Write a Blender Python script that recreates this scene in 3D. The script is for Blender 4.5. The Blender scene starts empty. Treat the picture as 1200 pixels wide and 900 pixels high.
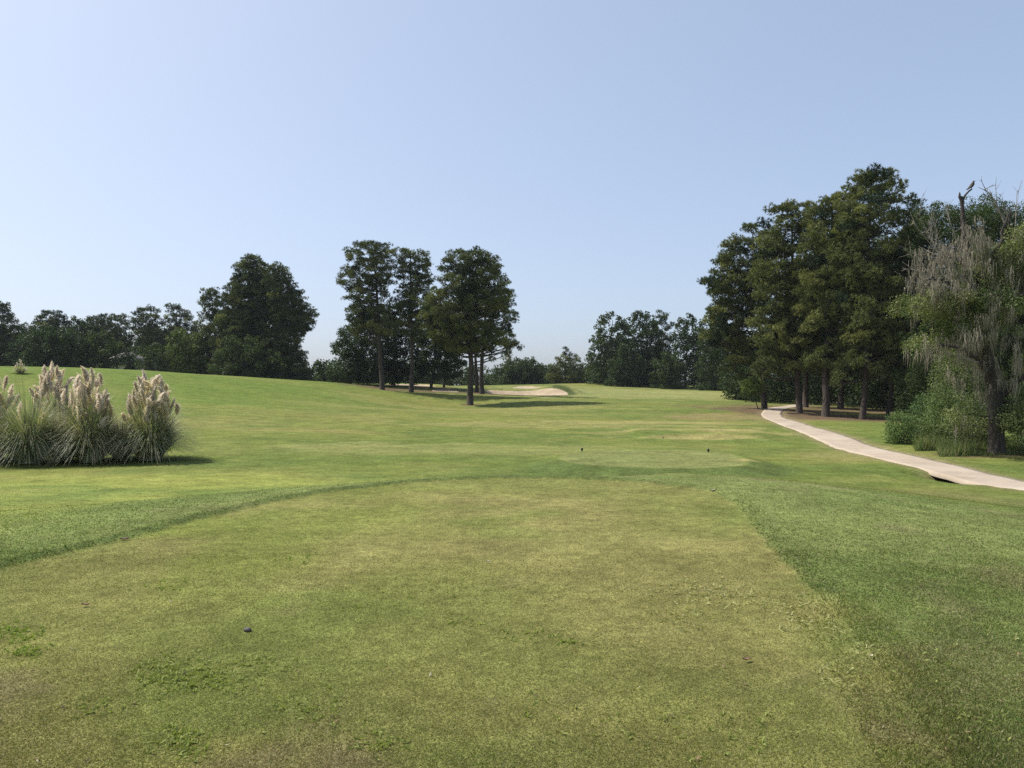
import bpy, math, random
import numpy as np
from mathutils import Vector

rng = np.random.default_rng(7)
random.seed(7)
C = bpy.context.scene.collection
F = 920.0            # focal length in photo pixels (1200 wide)
EYE = 1.6
PI = math.pi

# ------------------------------------------------------------------ helpers
def P(px, py, d):
    """photo pixel at a distance -> world point"""
    return np.array([(px - 600) / F * d, d, EYE - (py - 450) / F * d])

def tag(o, label=None, cat=None, group=None, kind=None):
    if label: o['label'] = label
    if cat: o['category'] = cat
    if group: o['group'] = group
    if kind: o['kind'] = kind
    return o

def mesh_obj(name, V, faces, mat, parent=None, col=None, smooth=False, loc=None):
    """V (n,3); faces (m,k) int array with constant k, or list of such arrays"""
    if not isinstance(faces, list): faces = [faces]
    V = np.asarray(V, dtype=np.float32)
    me = bpy.data.meshes.new(name)
    me.vertices.add(len(V)); me.vertices.foreach_set('co', V.ravel())
    nl = sum(f.size for f in faces); nf = sum(len(f) for f in faces)
    me.loops.add(nl); me.polygons.add(nf)
    me.loops.foreach_set('vertex_index', np.concatenate([f.ravel() for f in faces]).astype(np.int32))
    tot = np.concatenate([np.full(len(f), f.shape[1]) for f in faces]).astype(np.int32)
    st = np.concatenate([[0], np.cumsum(tot)[:-1]]).astype(np.int32)
    me.polygons.foreach_set('loop_start', st)
    me.polygons.foreach_set('loop_total', tot)
    me.update(calc_edges=True)
    if smooth: me.polygons.foreach_set('use_smooth', np.ones(nf, dtype=bool))
    if col is not None:
        a = me.color_attributes.new('col', 'FLOAT_COLOR', 'POINT')
        c = np.ones((len(V), 4), dtype=np.float32); c[:, :3] = col
        a.data.foreach_set('color', c.ravel())
    me.materials.append(mat)
    o = bpy.data.objects.new(name, me); C.objects.link(o)
    if parent: o.parent = parent
    if loc is not None: o.location = loc
    return o

def empty(name, loc, rz=0):
    o = bpy.data.objects.new(name, None); C.objects.link(o)
    o.location = [float(v) for v in loc]; o.rotation_euler = (0, 0, rz); o.empty_display_size = .3
    return o

def copy_tree(o, parent=None):
    c = o.copy(); C.objects.link(c)
    if parent: c.parent = parent
    for ch in list(o.children): copy_tree(ch, c)
    return c

def _hash(ix, iy, seed):
    h = (ix.astype(np.int64) * 374761393 + iy.astype(np.int64) * 668265263 + seed * 974711) & 0xffffffff
    h = ((h ^ (h >> 13)) * 1274126177) & 0xffffffff
    return ((h ^ (h >> 16)) & 0xffff) / 65535.0

def vnoise(x, y, s, seed=0, octs=3):
    """value noise 0..1, wavelength s"""
    out = 0; amp = 1; tot = 0
    for k in range(octs):
        X = np.asarray(x) / s * 2 ** k + 17.3 * k; Y = np.asarray(y) / s * 2 ** k + 5.1 * k
        ix = np.floor(X); iy = np.floor(Y); fx = X - ix; fy = Y - iy
        fx = fx * fx * (3 - 2 * fx); fy = fy * fy * (3 - 2 * fy)
        a = _hash(ix, iy, seed + k); b = _hash(ix + 1, iy, seed + k)
        c = _hash(ix, iy + 1, seed + k); d = _hash(ix + 1, iy + 1, seed + k)
        out = out + amp * ((a * (1 - fx) + b * fx) * (1 - fy) + (c * (1 - fx) + d * fx) * fy)
        tot += amp; amp *= .55
    return out / tot

def sstep(a, b, x):
    t = np.clip((x - a) / (b - a), 0, 1); return t * t * (3 - 2 * t)

def catmull(pts, n=6, closed=False):
    pts = [np.array(p, float) for p in pts]; N = len(pts); out = []
    rngs = range(N) if closed else range(N - 1)
    for i in rngs:
        g = (lambda k: pts[k % N]) if closed else (lambda k: pts[min(max(k, 0), N - 1)])
        p0, p1, p2, p3 = g(i - 1), g(i), g(i + 1), g(i + 2)
        for t in np.linspace(0, 1, n, endpoint=False):
            out.append(.5 * (2 * p1 + (p2 - p0) * t + (2 * p0 - 5 * p1 + 4 * p2 - p3) * t * t + (3 * p1 - p0 - 3 * p2 + p3) * t ** 3))
    if not closed: out.append(pts[-1])
    return np.array(out)

def sdist(x, y, poly):
    """signed distance to a closed polygon, negative inside"""
    x = np.asarray(x, float); y = np.asarray(y, float)
    lo = poly[:, :2].min(0) - 9; hi = poly[:, :2].max(0) + 9
    m = (x > lo[0]) & (x < hi[0]) & (y > lo[1]) & (y < hi[1])
    if not m.all():
        out = np.full(x.shape, 50.)
        if m.any(): out[m] = sdist(x[m], y[m], poly)
        return out
    d2 = np.full(x.shape, 1e18); ins = np.zeros(x.shape, bool); n = len(poly)
    for i in range(n):
        ax, ay = poly[i]; bx, by = poly[(i + 1) % n]
        ex, ey = bx - ax, by - ay
        t = np.clip(((x - ax) * ex + (y - ay) * ey) / (ex * ex + ey * ey + 1e-12), 0, 1)
        d2 = np.minimum(d2, (x - ax - t * ex) ** 2 + (y - ay - t * ey) ** 2)
        c = (ay > y) != (by > y)
        with np.errstate(divide='ignore', invalid='ignore'):
            xi = ax + (y - ay) / (by - ay + 1e-30) * ex
        ins ^= c & (x < xi)
    return np.where(ins, -1, 1) * np.sqrt(d2)

# ------------------------------------------------------------------ materials
def new_mat(name):
    m = bpy.data.materials.new(name); m.use_nodes = True
    nt = m.node_tree; nt.nodes.clear()
    out = nt.nodes.new('ShaderNodeOutputMaterial')
    return m, nt, out

def N(nt, t, **kw):
    n = nt.nodes.new(t)
    for k, v in kw.items():
        if k.startswith('i_'): n.inputs[k[2:].replace('_', ' ')].default_value = v
        else: setattr(n, k, v)
    return n

def mat_plain(name, col, rough=.8, noise=None, bump=0, scale=8, spec=.3):
    m, nt, out = new_mat(name)
    b = N(nt, 'ShaderNodeBsdfPrincipled'); b.inputs['Roughness'].default_value = rough
    b.inputs['Specular IOR Level'].default_value = spec
    b.inputs['Base Color'].default_value = (*col, 1)
    tc = N(nt, 'ShaderNodeTexCoord')
    ns = N(nt, 'ShaderNodeTexNoise'); ns.inputs['Scale'].default_value = scale; ns.inputs['Detail'].default_value = 6
    nt.links.new(tc.outputs['Object'], ns.inputs['Vector'])
    if noise:
        mx = N(nt, 'ShaderNodeMix', data_type='RGBA')
        cr = N(nt, 'ShaderNodeMapRange'); cr.inputs['From Min'].default_value = .35; cr.inputs['From Max'].default_value = .65
        nt.links.new(ns.outputs['Fac'], cr.inputs['Value'])
        nt.links.new(cr.outputs['Result'], mx.inputs['Factor'])
        mx.inputs['A'].default_value = (*col, 1); mx.inputs['B'].default_value = (*noise, 1)
        nt.links.new(mx.outputs['Result'], b.inputs['Base Color'])
    if bump:
        bp = N(nt, 'ShaderNodeBump'); bp.inputs['Strength'].default_value = .8; bp.inputs['Distance'].default_value = bump
        nt.links.new(ns.outputs['Fac'], bp.inputs['Height']); nt.links.new(bp.outputs['Normal'], b.inputs['Normal'])
    nt.links.new(b.outputs['BSDF'], out.inputs['Surface'])
    return m

def mat_leaf(name, trans=.35, rough=.6, spec=.25, gain=1.0, green=True):
    """colour comes from the 'col' attribute of the leaves"""
    m, nt, out = new_mat(name)
    at = N(nt, 'ShaderNodeAttribute', attribute_name='col')
    b = N(nt, 'ShaderNodeBsdfPrincipled'); b.inputs['Roughness'].default_value = rough
    b.inputs['Specular IOR Level'].default_value = spec
    t = N(nt, 'ShaderNodeBsdfTranslucent')
    mxc = N(nt, 'ShaderNodeMix', data_type='RGBA', blend_type='MULTIPLY'); mxc.inputs['Factor'].default_value = 1
    mxc.inputs['B'].default_value = (1.15 * gain, 1.25 * gain, .6 * gain, 1) if green else (gain, gain * .97, gain * .9, 1)
    nt.links.new(at.outputs['Color'], b.inputs['Base Color'])
    nt.links.new(at.outputs['Color'], mxc.inputs['A']); nt.links.new(mxc.outputs['Result'], t.inputs['Color'])
    mx = N(nt, 'ShaderNodeMixShader'); mx.inputs['Fac'].default_value = trans
    nt.links.new(b.outputs['BSDF'], mx.inputs[1]); nt.links.new(t.outputs['BSDF'], mx.inputs[2])
    nt.links.new(mx.outputs['Shader'], out.inputs['Surface'])
    return m

def mat_ground():
    m, nt, out = new_mat('turf')
    at = N(nt, 'ShaderNodeAttribute', attribute_name='col')
    tc = N(nt, 'ShaderNodeTexCoord')
    def noise(scale, detail=4, rough=.6):
        n = N(nt, 'ShaderNodeTexNoise'); n.inputs['Scale'].default_value = scale
        n.inputs['Detail'].default_value = detail; n.inputs['Roughness'].default_value = rough
        nt.links.new(tc.outputs['Object'], n.inputs['Vector']); return n
    def rng_(n, a, b, lo, hi):
        r = N(nt, 'ShaderNodeMapRange'); r.inputs['From Min'].default_value = a; r.inputs['From Max'].default_value = b
        r.inputs['To Min'].default_value = lo; r.inputs['To Max'].default_value = hi
        nt.links.new(n.outputs['Fac'], r.inputs['Value']); return r
    n1 = noise(60, 5, .75); n2 = noise(7, 5, .7); n3 = noise(1.1, 6, .75); n4 = noise(250, 2, .6)
    r1 = rng_(n1, .3, .7, .45, 1.55); r2 = rng_(n2, .3, .7, .68, 1.32); r3 = rng_(n3, .3, .7, .72, 1.28)
    ml = N(nt, 'ShaderNodeMath', operation='MULTIPLY'); nt.links.new(r1.outputs[0], ml.inputs[0]); nt.links.new(r2.outputs[0], ml.inputs[1])
    ml2 = N(nt, 'ShaderNodeMath', operation='MULTIPLY'); nt.links.new(ml.outputs[0], ml2.inputs[0]); nt.links.new(r3.outputs[0], ml2.inputs[1])
    hs = N(nt, 'ShaderNodeMix', data_type='RGBA', blend_type='MULTIPLY'); hs.inputs['Factor'].default_value = 1
    nt.links.new(at.outputs['Color'], hs.inputs['A']); nt.links.new(ml2.outputs[0], hs.inputs['B'])
    # straw-coloured fibres in the sward
    st = N(nt, 'ShaderNodeMix', data_type='RGBA'); st.inputs['B'].default_value = (.20, .165, .085, 1)
    rs = rng_(noise(90, 3, .8), .56, .72, 0, .55)
    nt.links.new(rs.outputs[0], st.inputs['Factor']); nt.links.new(hs.outputs['Result'], st.inputs['A'])
    b = N(nt, 'ShaderNodeBsdfPrincipled'); b.inputs['Roughness'].default_value = .9; b.inputs['Specular IOR Level'].default_value = .03
    nt.links.new(st.outputs['Result'], b.inputs['Base Color'])
    b1 = N(nt, 'ShaderNodeBump'); b1.inputs['Strength'].default_value = .7; b1.inputs['Distance'].default_value = .02
    nt.links.new(n1.outputs['Fac'], b1.inputs['Height'])
    b2 = N(nt, 'ShaderNodeBump'); b2.inputs['Strength'].default_value = .6; b2.inputs['Distance'].default_value = .06
    nt.links.new(n2.outputs['Fac'], b2.inputs['Height']); nt.links.new(b1.outputs['Normal'], b2.inputs['Normal'])
    nt.links.new(b2.outputs['Normal'], b.inputs['Normal'])
    nt.links.new(b.outputs['BSDF'], out.inputs['Surface'])
    return m

def mat_bark(name, a, b_):
    m, nt, out = new_mat(name)
    tc = N(nt, 'ShaderNodeTexCoord'); mp = N(nt, 'ShaderNodeMapping'); mp.inputs['Scale'].default_value = (1, 1, .28)
    nt.links.new(tc.outputs['Object'], mp.inputs['Vector'])
    vo = N(nt, 'ShaderNodeTexVoronoi'); vo.inputs['Scale'].default_value = 9
    ns = N(nt, 'ShaderNodeTexNoise'); ns.inputs['Scale'].default_value = 6; ns.inputs['Detail'].default_value = 6
    nt.links.new(mp.outputs[0], vo.inputs['Vector']); nt.links.new(mp.outputs[0], ns.inputs['Vector'])
    mx = N(nt, 'ShaderNodeMix', data_type='RGBA'); mx.inputs['A'].default_value = (*a, 1); mx.inputs['B'].default_value = (*b_, 1)
    nt.links.new(ns.outputs['Fac'], mx.inputs['Factor'])
    bs = N(nt, 'ShaderNodeBsdfPrincipled'); bs.inputs['Roughness'].default_value = .95; bs.inputs['Specular IOR Level'].default_value = .1
    nt.links.new(mx.outputs['Result'], bs.inputs['Base Color'])
    bp = N(nt, 'ShaderNodeBump'); bp.inputs['Distance'].default_value = .05; bp.inputs['Strength'].default_value = 1
    nt.links.new(vo.outputs['Distance'], bp.inputs['Height']); nt.links.new(bp.outputs['Normal'], bs.inputs['Normal'])
    nt.links.new(bs.outputs['BSDF'], out.inputs['Surface'])
    return m

M_TURF = mat_ground()
M_BLADE = mat_leaf('grass_blade', .3, .7, .12)
M_NEEDLE = mat_leaf('pine_needles', .2, .6, .12)
M_LEAF = mat_leaf('leaves', .28, .6, .15)
M_MOSS = mat_leaf('hanging_moss', .3, .9, .05, 1, False)
M_PLUME = mat_leaf('plume_fluff', .5, .9, .05, 1.15, False)
M_PAMPAS = mat_leaf('pampas_leaf', .25, .5, .35)
M_PINEBARK = mat_bark('pine_bark', (.036, .029, .024), (.095, .076, .063))
M_BARK = mat_bark('grey_bark', (.030, .026, .022), (.085, .074, .062))
M_DEADWOOD = mat_bark('dead_wood', (.16, .14, .12), (.32, .29, .26))
M_SNAG = mat_bark('dark_dead_wood', (.035, .028, .028), (.09, .075, .07))
def mat_path():
    m, nt, out = new_mat('concrete_path'); tc = N(nt, 'ShaderNodeTexCoord'); cols = None; prev = None
    b = N(nt, 'ShaderNodeBsdfPrincipled'); b.inputs['Roughness'].default_value = .92; b.inputs['Specular IOR Level'].default_value = .2
    prev = (.385, .318, .245)
    for sc_, c2, lo, hi in [(.55, (.295, .24, .182), .45, .62), (4, (.33, .27, .205), .5, .7), (.25, (.43, .365, .29), .5, .65), (45, (.25, .2, .155), .58, .75)]:
        ns = N(nt, 'ShaderNodeTexNoise'); ns.inputs['Scale'].default_value = sc_; ns.inputs['Detail'].default_value = 6; ns.inputs['Roughness'].default_value = .7
        nt.links.new(tc.outputs['Object'], ns.inputs['Vector'])
        mr = N(nt, 'ShaderNodeMapRange'); mr.inputs['From Min'].default_value = lo; mr.inputs['From Max'].default_value = hi; nt.links.new(ns.outputs['Fac'], mr.inputs['Value'])
        mx = N(nt, 'ShaderNodeMix', data_type='RGBA'); mx.inputs['B'].default_value = (*c2, 1); nt.links.new(mr.outputs[0], mx.inputs['Factor'])
        if isinstance(prev, tuple): mx.inputs['A'].default_value = (*prev, 1)
        else: nt.links.new(prev, mx.inputs['A'])
        prev = mx.outputs['Result']
    nt.links.new(prev, b.inputs['Base Color'])
    bp = N(nt, 'ShaderNodeBump'); bp.inputs['Distance'].default_value = .006; nt.links.new(ns.outputs['Fac'], bp.inputs['Height']); nt.links.new(bp.outputs['Normal'], b.inputs['Normal'])
    nt.links.new(b.outputs['BSDF'], out.inputs['Surface']); return m
M_PATH = mat_path()
M_SAND = mat_plain('bunker_sand', (.41, .325, .225), .95, (.33, .25, .165), .02, 1.2)
M_SANDW = mat_plain('pale_sand', (.60, .55, .49), .95, (.48, .43, .38), .02, 1.5)

# ------------------------------------------------------------------ terrain
CP = [(-250,560,20),(-250,470,45),(-250,432,66),
 (0,592,12.6),(150,592,13.6),(290,577,15),(0,540,25),(0,505,34),(0,470,45),(0,435,64),(100,545,24),(100,510,33),(100,475,45),(100,439,66),
 (200,535,26),(200,500,38),(200,470,52),(200,440,72),(300,520,31),(300,490,45),(300,465,65),(300,446.5,84),
 (400,510,36),(400,480,55),(400,462,80),(400,451,98),(500,505,40),(500,480,72),(500,463,95),(500,453,118),
 (551,475,88),(565,462,103),(448,457,100),(600,500,45),(600,485,65),(600,470,90),(600,461,112),(600,452,150),
 (700,500,45),(700,475,80),(700,460,120),(690,452.5,150),(740,449.5,158),(800,455,150),(840,458,138),
 (850,490,58),(850,470,95),(895,480,72),(935,485,68),(965,489,64),(1010,492,60),(1040,491,64),
 (1000,524,32),(1100,550,24),(1200,570,20),(1168,532,28),(1055,520,32),(1200,500,45),(1350,500,60),(1350,560,22),
 (950,471,100),(1150,470,100),(750,512,38),(850,515,37),(640,560,21),(760,556,21.5),(880,552,22),(500,560,20)]
W = [P(*c) for c in CP]
W += [np.array(p, float) for p in [(-10,3,-.18),(-9.5,8,-.28),(-9,-6,-.5),(0,-15,-.7),(20,-15,-1.1),(-25,-15,-.2),(10.5,3,-.72),(10.5,9,-.78),(12,14.5,-.9),
  (4,17,-.85),(-4,17,-.8),(0,20,-.9),(-80,110,2.6),(-140,110,3.2),(-60,130,2.2),(-35,150,1.2),(0,200,.6),(60,200,.0),(120,120,-.5),(-45,40,.9),(-60,15,.7),(-100,50,2.6),
  (60,30,-.8),(45,5,-1),(300,300,-1),(-300,300,2.5),(0,500,0),(500,0,-1),(-500,0,2),(0,-300,-1),(400,700,0),(-400,700,0)]]
W = np.array(W)
def _tps(r2): return .5 * r2 * np.log(r2 + 1e-9)
_n = len(W); _K = _tps(((W[:, None, :2] - W[None, :, :2]) ** 2).sum(-1)) + np.eye(_n) * 3.0
_Pm = np.c_[np.ones(_n), W[:, :2]]
_A = np.block([[_K, _Pm], [_Pm.T, np.zeros((3, 3))]])
_w = np.linalg.solve(_A, np.r_[W[:, 2], np.zeros(3)])
def base_h(x, y):
    shp = x.shape; X = x.ravel(); Y = y.ravel(); out = np.zeros(X.size)
    for i in range(0, X.size, 20000):
        a = X[i:i + 20000]; b = Y[i:i + 20000]
        r2 = (a[:, None] - W[None, :, 0]) ** 2 + (b[:, None] - W[None, :, 1]) ** 2
        out[i:i + 20000] = _tps(r2) @ _w[:_n] + _w[_n] + _w[_n + 1] * a + _w[_n + 2] * b
    return np.clip(out, -3, 5).reshape(shp)

TEE = catmull([(1.85,3.3),(2.2,5.08),(2.53,7.75),(2.88,9.8),(3.0,11.07),(2.84,11.9),(2.2,12.6),(1.4,13.05),(0,13.26),(-1.4,12.85),(-2.3,12.07),
   (-3.0,11.07),(-3.6,9.5),(-3.95,8.1),(-4.4,6.75),(-4.9,4),(-5.2,0),(-5,-5),(-2,-7),(.5,-6),(1.0,-3),(1.3,0)], 5, True)
def tee2pt(px, py, z=-.62): 
    d = (EYE - z) * F / (py - 450); return ((px - 600) / F * d, d)
TEE2 = catmull([tee2pt(*p) for p in [(655,536),(672,529),(720,526.5),(800,526),(850,529),(868,536),(872,543),(830,546.5),(760,546),(690,543)]], 5, True)
PATHC = catmull([(40,9,0),(24,14.2,0),(15.6,18.3,0)] + [(P(px,450,d)[0], d, 0) for px, d in
   [(1200,19.9),(1100,24.6),(1045,28.1),(1000,32.2),(962,39.5),(930,48),(912,57),(904,66),(912,76),(940,88),(985,102),(1040,120)]], 10)[:, :2]
def ell(px, d, rx, ry, ang=0, wob=.12, seed=0, n=40):
    t = np.linspace(0, 2 * PI, n, endpoint=False); r = 1 + wob * np.sin(3 * t + seed) + wob * .6 * np.sin(5 * t + 2 * seed)
    x = rx * r * np.cos(t); y = ry * r * np.sin(t)
    c, s = math.cos(ang), math.sin(ang); cx = (px - 600) / F * d
    return np.c_[cx + x * c - y * s, d + x * s + y * c]
BUNK = [  # polygon, depth, far lip height, label
  (ell(614, 110, 5.6, 5.2, .1, .10, 1), .42, .50),
  (ell(624, 135, 3.6, 4.0, 0, .1, 2), .20, .30),
  (ell(522, 108, 1.9, 2.2, 0, .1, 3), .10, .10),
  (ell(484, 124, 3.8, 3.6, 0, .1, 4), .15, .30)]
def path_dist(x, y):
    d2 = np.full(x.shape, 1e18)
    if x.size > 5000:
        m = (x > 3) & (x < 60) & (y > 5) & (y < 130); out = np.full(x.shape, 50.)
        if m.any() and not m.all(): out[m] = path_dist(x[m], y[m]); return out
        if not m.any(): return out
    for i in range(len(PATHC) - 1):
        ax, ay = PATHC[i]; ex, ey = PATHC[i + 1] - PATHC[i]
        t = np.clip(((x - ax) * ex + (y - ay) * ey) / (ex * ex + ey * ey), 0, 1)
        d2 = np.minimum(d2, (x - ax - t * ex) ** 2 + (y - ay - t * ey) ** 2)
    return np.sqrt(d2)
CULV = tee2pt(1118, 563, -.98)   # washed-out hollow under the path's edge
def height(x, y, under_path=True, full=False):
    x = np.asarray(x, float); y = np.asarray(y, float)
    z = base_h(x, y)
    z = z + (vnoise(x, y, 9, 3, 3) - .5) * .14 * sstep(10, 30, y) + (vnoise(x, y, 1.3, 5, 2) - .5) * .022 
    sd = sdist(x, y, TEE)
    rr_ = sstep(1.0, 3.6, x); fr_ = sstep(11.2, 13.2, y) * (1 - sstep(.5, 3.5, x)); wdt = (6.5 * (1 - rr_) + 10.0 * rr_) * (1 - fr_) + 3.4 * fr_
    k = 1 - sstep(.0, 1, sd / wdt)
    top = .035 * sstep(.0, .06, sd) + (vnoise(x, y, 3.5, 9, 3) - .5) * .03 + (vnoise(x, y, .7, 5, 2) - .5) * .008
    z = z * (1 - k) + top * k
    sd2 = sdist(x, y, TEE2)
    k2 = 1 - sstep(0, 1.3, sd2)
    z = z * (1 - k2) + (-.67 + (vnoise(x, y, 2, 9, 2) - .5) * .02 + .02 * sstep(0, .1, sd2)) * k2
    # front lip of a third tee behind
    z = z + .18 * sstep(0, 1.2, 4.0 - np.abs(x - 9.5)) * sstep(37.2, 38.6, y) * (1 - sstep(42, 47, y)) - .0
    for i, (pl, dep, lip) in enumerate(BUNK):
        c = pl.mean(0); m = (np.abs(x - c[0]) < 16) & (np.abs(y - c[1]) < 16)
        if m.any():
            s = sdist(x[m], y[m], pl)
            dz = -dep * (1 - sstep(-2.2, .1, s)) - dep * .25 * (1 - sstep(-.1, .25, s))
            dz += lip * np.exp(-((s - 1.2) / 1.8) ** 2) * sstep(-1, 4, y[m] - c[1])
            z[m] += dz
    z = z + .9 * np.exp(-((x - 7.0) / 3.0) ** 2 - ((y - 114.5) / 3.2) ** 2)
    pd = path_dist(x, y)
    if under_path:
        z = z - .09 * (1 - sstep(.62, .84, pd))
        z = z - .40 * sstep(11.1, 12.25, x) * (1 - sstep(12.8, 13.1, x)) * sstep(20.0, 20.9, y) * (1 - sstep(22.6, 23.6, y))
    return z


# ------------------------------------------------------------------ turf colours
STRAW_SPOTS = [(895,72,6,5),(935,68,6,5),(965,64,6,5),(1010,60,6.5,4.5),(1040,63,7,5),(1000,78,16,9),(551,88,1.6,1.4),(560,106,6,5),(470,104,9,5),(500,116,9,6),(430,104,5,4),
               (1168,28,2.5,1.2),(1130,60,9,8)]
def lerp(a, b, t): return a * (1 - t[..., None]) + b * t[..., None]
def turf_col(x, y):
    A = np.array
    n1 = vnoise(x, y, 2.6, 21, 5); n2 = vnoise(x, y, .55, 31, 3); n3 = vnoise(x, y, 14, 41, 3); n4 = vnoise(x * .35, y, 5.5, 51, 4)
    sd = sdist(x, y, TEE); sd2 = sdist(x, y, TEE2)
    fair = lerp(A([.112, .146, .034]), A([.152, .166, .042]), sstep(.35, .65, n4))
    fair = lerp(fair, A([.092, .128, .034]), sstep(.45, .7, n1) * .65)
    fair = lerp(fair, A([.175, .175, .055]), sstep(.5, .72, vnoise(x, y, 1.7, 27, 4)) * .5)
    fair = fair * (1 + .05 * np.sign(np.sin(y * .52 + x * .05)) * sstep(40, 60, y))[..., None]
    fair = lerp(fair, A([.205, .19, .065]), sstep(.62, .8, vnoise(x * .5, y, 7, 61, 4)) * .75)
    hill = sstep(-8, -22, x) * sstep(22, 34, y)
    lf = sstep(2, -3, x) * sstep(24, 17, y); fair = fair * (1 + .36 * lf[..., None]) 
    fair = lerp(fair, A([.112, .158, .030]), hill * .8 * (1 - .55 * sstep(.5, .7, n4)))
    coll = lerp(A([.128, .166, .050]), A([.160, .188, .062]), sstep(.3, .7, vnoise(x, y, 1.6, 23, 4)))      # longer darker surround
    rt = sstep(1.5, 4.0, x) * sstep(14.5, 11.5, y); ft = sstep(11.0, 12.8, y) * (1 - sstep(1.0, 3.4, x))
    w0 = 1.0 * (1 - rt) + 3.6 * rt; w0 = w0 * (1 - ft) + .15 * ft; w1 = 5.2 * (1 - rt) + 7.5 * rt; w1 = w1 * (1 - ft) + .9 * ft
    kc = 1 - sstep(0, 1, (sd + (vnoise(x, y, 1.2, 25, 4) - .5) * 1.2 * sstep(.3, 1.5, sd) - w0) / (w1 - w0))
    c = lerp(fair, coll, np.clip(kc, 0, 1))
    c = lerp(c, A([.075, .105, .030]), (sstep(-.02, .02, sd) * (1 - sstep(.08, .24, sd))) * (1 - rt) * .75)  # collar's shadow line along the tee edge, painted into the turf colour
    c = lerp(c, A([.185, .168, .082]), sstep(.6, .78, vnoise(x, y, 1.1, 71, 4)) * .5 * kc)
    tee = lerp(A([.168, .175, .053]), A([.205, .190, .068]), sstep(.35, .7, n1))
    tee = lerp(tee, A([.140, .165, .044]), sstep(.5, .75, vnoise(x, y, 1.4, 81, 4)) * .7)
    tee = lerp(tee, A([.155, .185, .040]), sstep(.45, .75, vnoise(x, y, 2.2, 83, 3)) * sstep(2, -4, x) * .8)
    tee = lerp(tee, A([.195, .16, .085]), sstep(.58, .8, vnoise(x, y, .8, 91, 4)) * sstep(7.5, 3.5, y) * .8)
    kt = 1 - sstep(-.03, .03, sd)
    # the right rear edge of the mown tee is frayed
    kt = np.where((y < 6), 1 - sstep(-.35, .35, sd + (vnoise(x, y, .5, 101, 3) - .5) * .7), kt)
    c = lerp(c, tee, kt)
    t2 = lerp(A([.150, .172, .058]), A([.182, .186, .068]), n1)
    c = lerp(c, t2, 1 - sstep(-.1, .1, sd2))
    c = lerp(c, A([.082, .112, .034]), (sstep(0, .15, sd2) * (1 - sstep(.9, 1.9, sd2)) * sstep(24.5, 22.5, y)) * .85)  # front slope of the forward tee: its shaded face painted darker green
    # straw-dry bands where the mowers turn
    def band(px, d, rx, ry, amt, colr, seed):
        nonlocal c
        cx = (px - 600) / F * d
        r = np.hypot((x - cx) / rx, (y - d) / ry) + (vnoise(x, y, 2.0, seed, 3) - .5) * 1.1
        c = lerp(c, A(colr), amt * (1 - sstep(.55, 1.05, r)))
    dry = [.30, .25, .105]
    band(815, 37.6, 4.6, .7, .65, dry, 111); band(815, 40.5, 5.5, 1.0, .4, dry, 119); band(900, 39.5, 3.2, 1.4, .55, dry, 112); band(874, 23.4, .8, .7, .7, dry, 113)
    band(790, 44, 5, 2.5, .4, dry, 117)
    band(862, 60, 7, 9, .55, [.24, .17, .09], 114); band(760, 50, 8, 3, .55, dry, 115); band(640, 46, 10, 3, .35, dry, 116)
    band(740, 120, 30, 26, .45, [.27, .26, .11], 118); band(330, 48, 9, 5, .35, [.2, .185, .06], 119); band(560, 30, 9, 3.5, .4, [.25, .24, .09], 120)
    band(1000, 28, 3, 2.5, .4, [.25, .215, .09], 121); band(1130, 16, 3, 2.2, .3, [.22, .19, .09], 122); band(200, 19, 6, 2.5, .55, [.24, .255, .06], 123)
    for i, (px, d, rx, ry) in enumerate(STRAW_SPOTS):
        band(px, d, rx, ry, .8, [.118, .080, .052], 130 + i)
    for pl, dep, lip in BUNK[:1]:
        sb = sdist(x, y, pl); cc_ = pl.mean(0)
        c = lerp(c, A([.050, .070, .024]), sstep(-.3, 0, sb) * (1 - sstep(.5, 1.5, sb)) * sstep(-1.5, 2.5, (x - cc_[0]) - (y - cc_[1]) * .8) * .9)  # darker rough on the near and right rim, painting in the lip's shadow
    pd = path_dist(x, y)
    c = lerp(c, A([.22, .18, .10]), .5 * (1 - sstep(.95, 1.45, pd + (vnoise(x, y, .6, 151, 3) - .5) * .6)))
    c = c * (.80 + .40 * n2[..., None])
    # hollow at the path's edge: its shade painted in as dark soil colour
    c = lerp(c, A([.045, .038, .027]), sstep(11.85, 12.15, x) * (1 - sstep(13.0, 13.2, x)) * sstep(20.3, 20.9, y) * (1 - sstep(22.7, 23.2, y)))
    return c

def axis(segs):
    out = [segs[0][0]]
    for a, b, s0, s1 in segs:
        p = a
        while True:
            t = (p - a) / (b - a); p += s0 + (s1 - s0) * t
            if p >= b: break
            out.append(p)
        out.append(b)
    return np.array(out)
ax_r = axis([(0, 6, .085, .1), (6, 14, .1, .25), (14, 45, .25, .8), (45, 120, .8, 4), (120, 700, 4, 60)])
xs = np.r_[-ax_r[:0:-1], ax_r]
ys = np.r_[axis([(-700, -60, 90, 15), (-60, -8, 8, 1), (-8, 2, .8, .2)])[:-1], axis([(2, 14, .075, .1), (14, 30, .1, .22), (30, 60, .22, .5), (60, 104, .5, .7), (104, 120, .4, .4), (120, 170, .5, 1.5), (170, 700, 2, 50)])]
GX, GY = np.meshgrid(xs, ys)
GZ = height(GX, GY)
def gz(x, y):
    x = np.asarray(x, float); y = np.asarray(y, float)
    i = np.clip(np.searchsorted(xs, x) - 1, 0, len(xs) - 2); j = np.clip(np.searchsorted(ys, y) - 1, 0, len(ys) - 2)
    u = (x - xs[i]) / (xs[i + 1] - xs[i]); v = (y - ys[j]) / (ys[j + 1] - ys[j])
    return (GZ[j, i] * (1 - u) + GZ[j, i + 1] * u) * (1 - v) + (GZ[j + 1, i] * (1 - u) + GZ[j + 1, i + 1] * u) * v
def hz(x, y): return float(gz(x, y))
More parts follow.
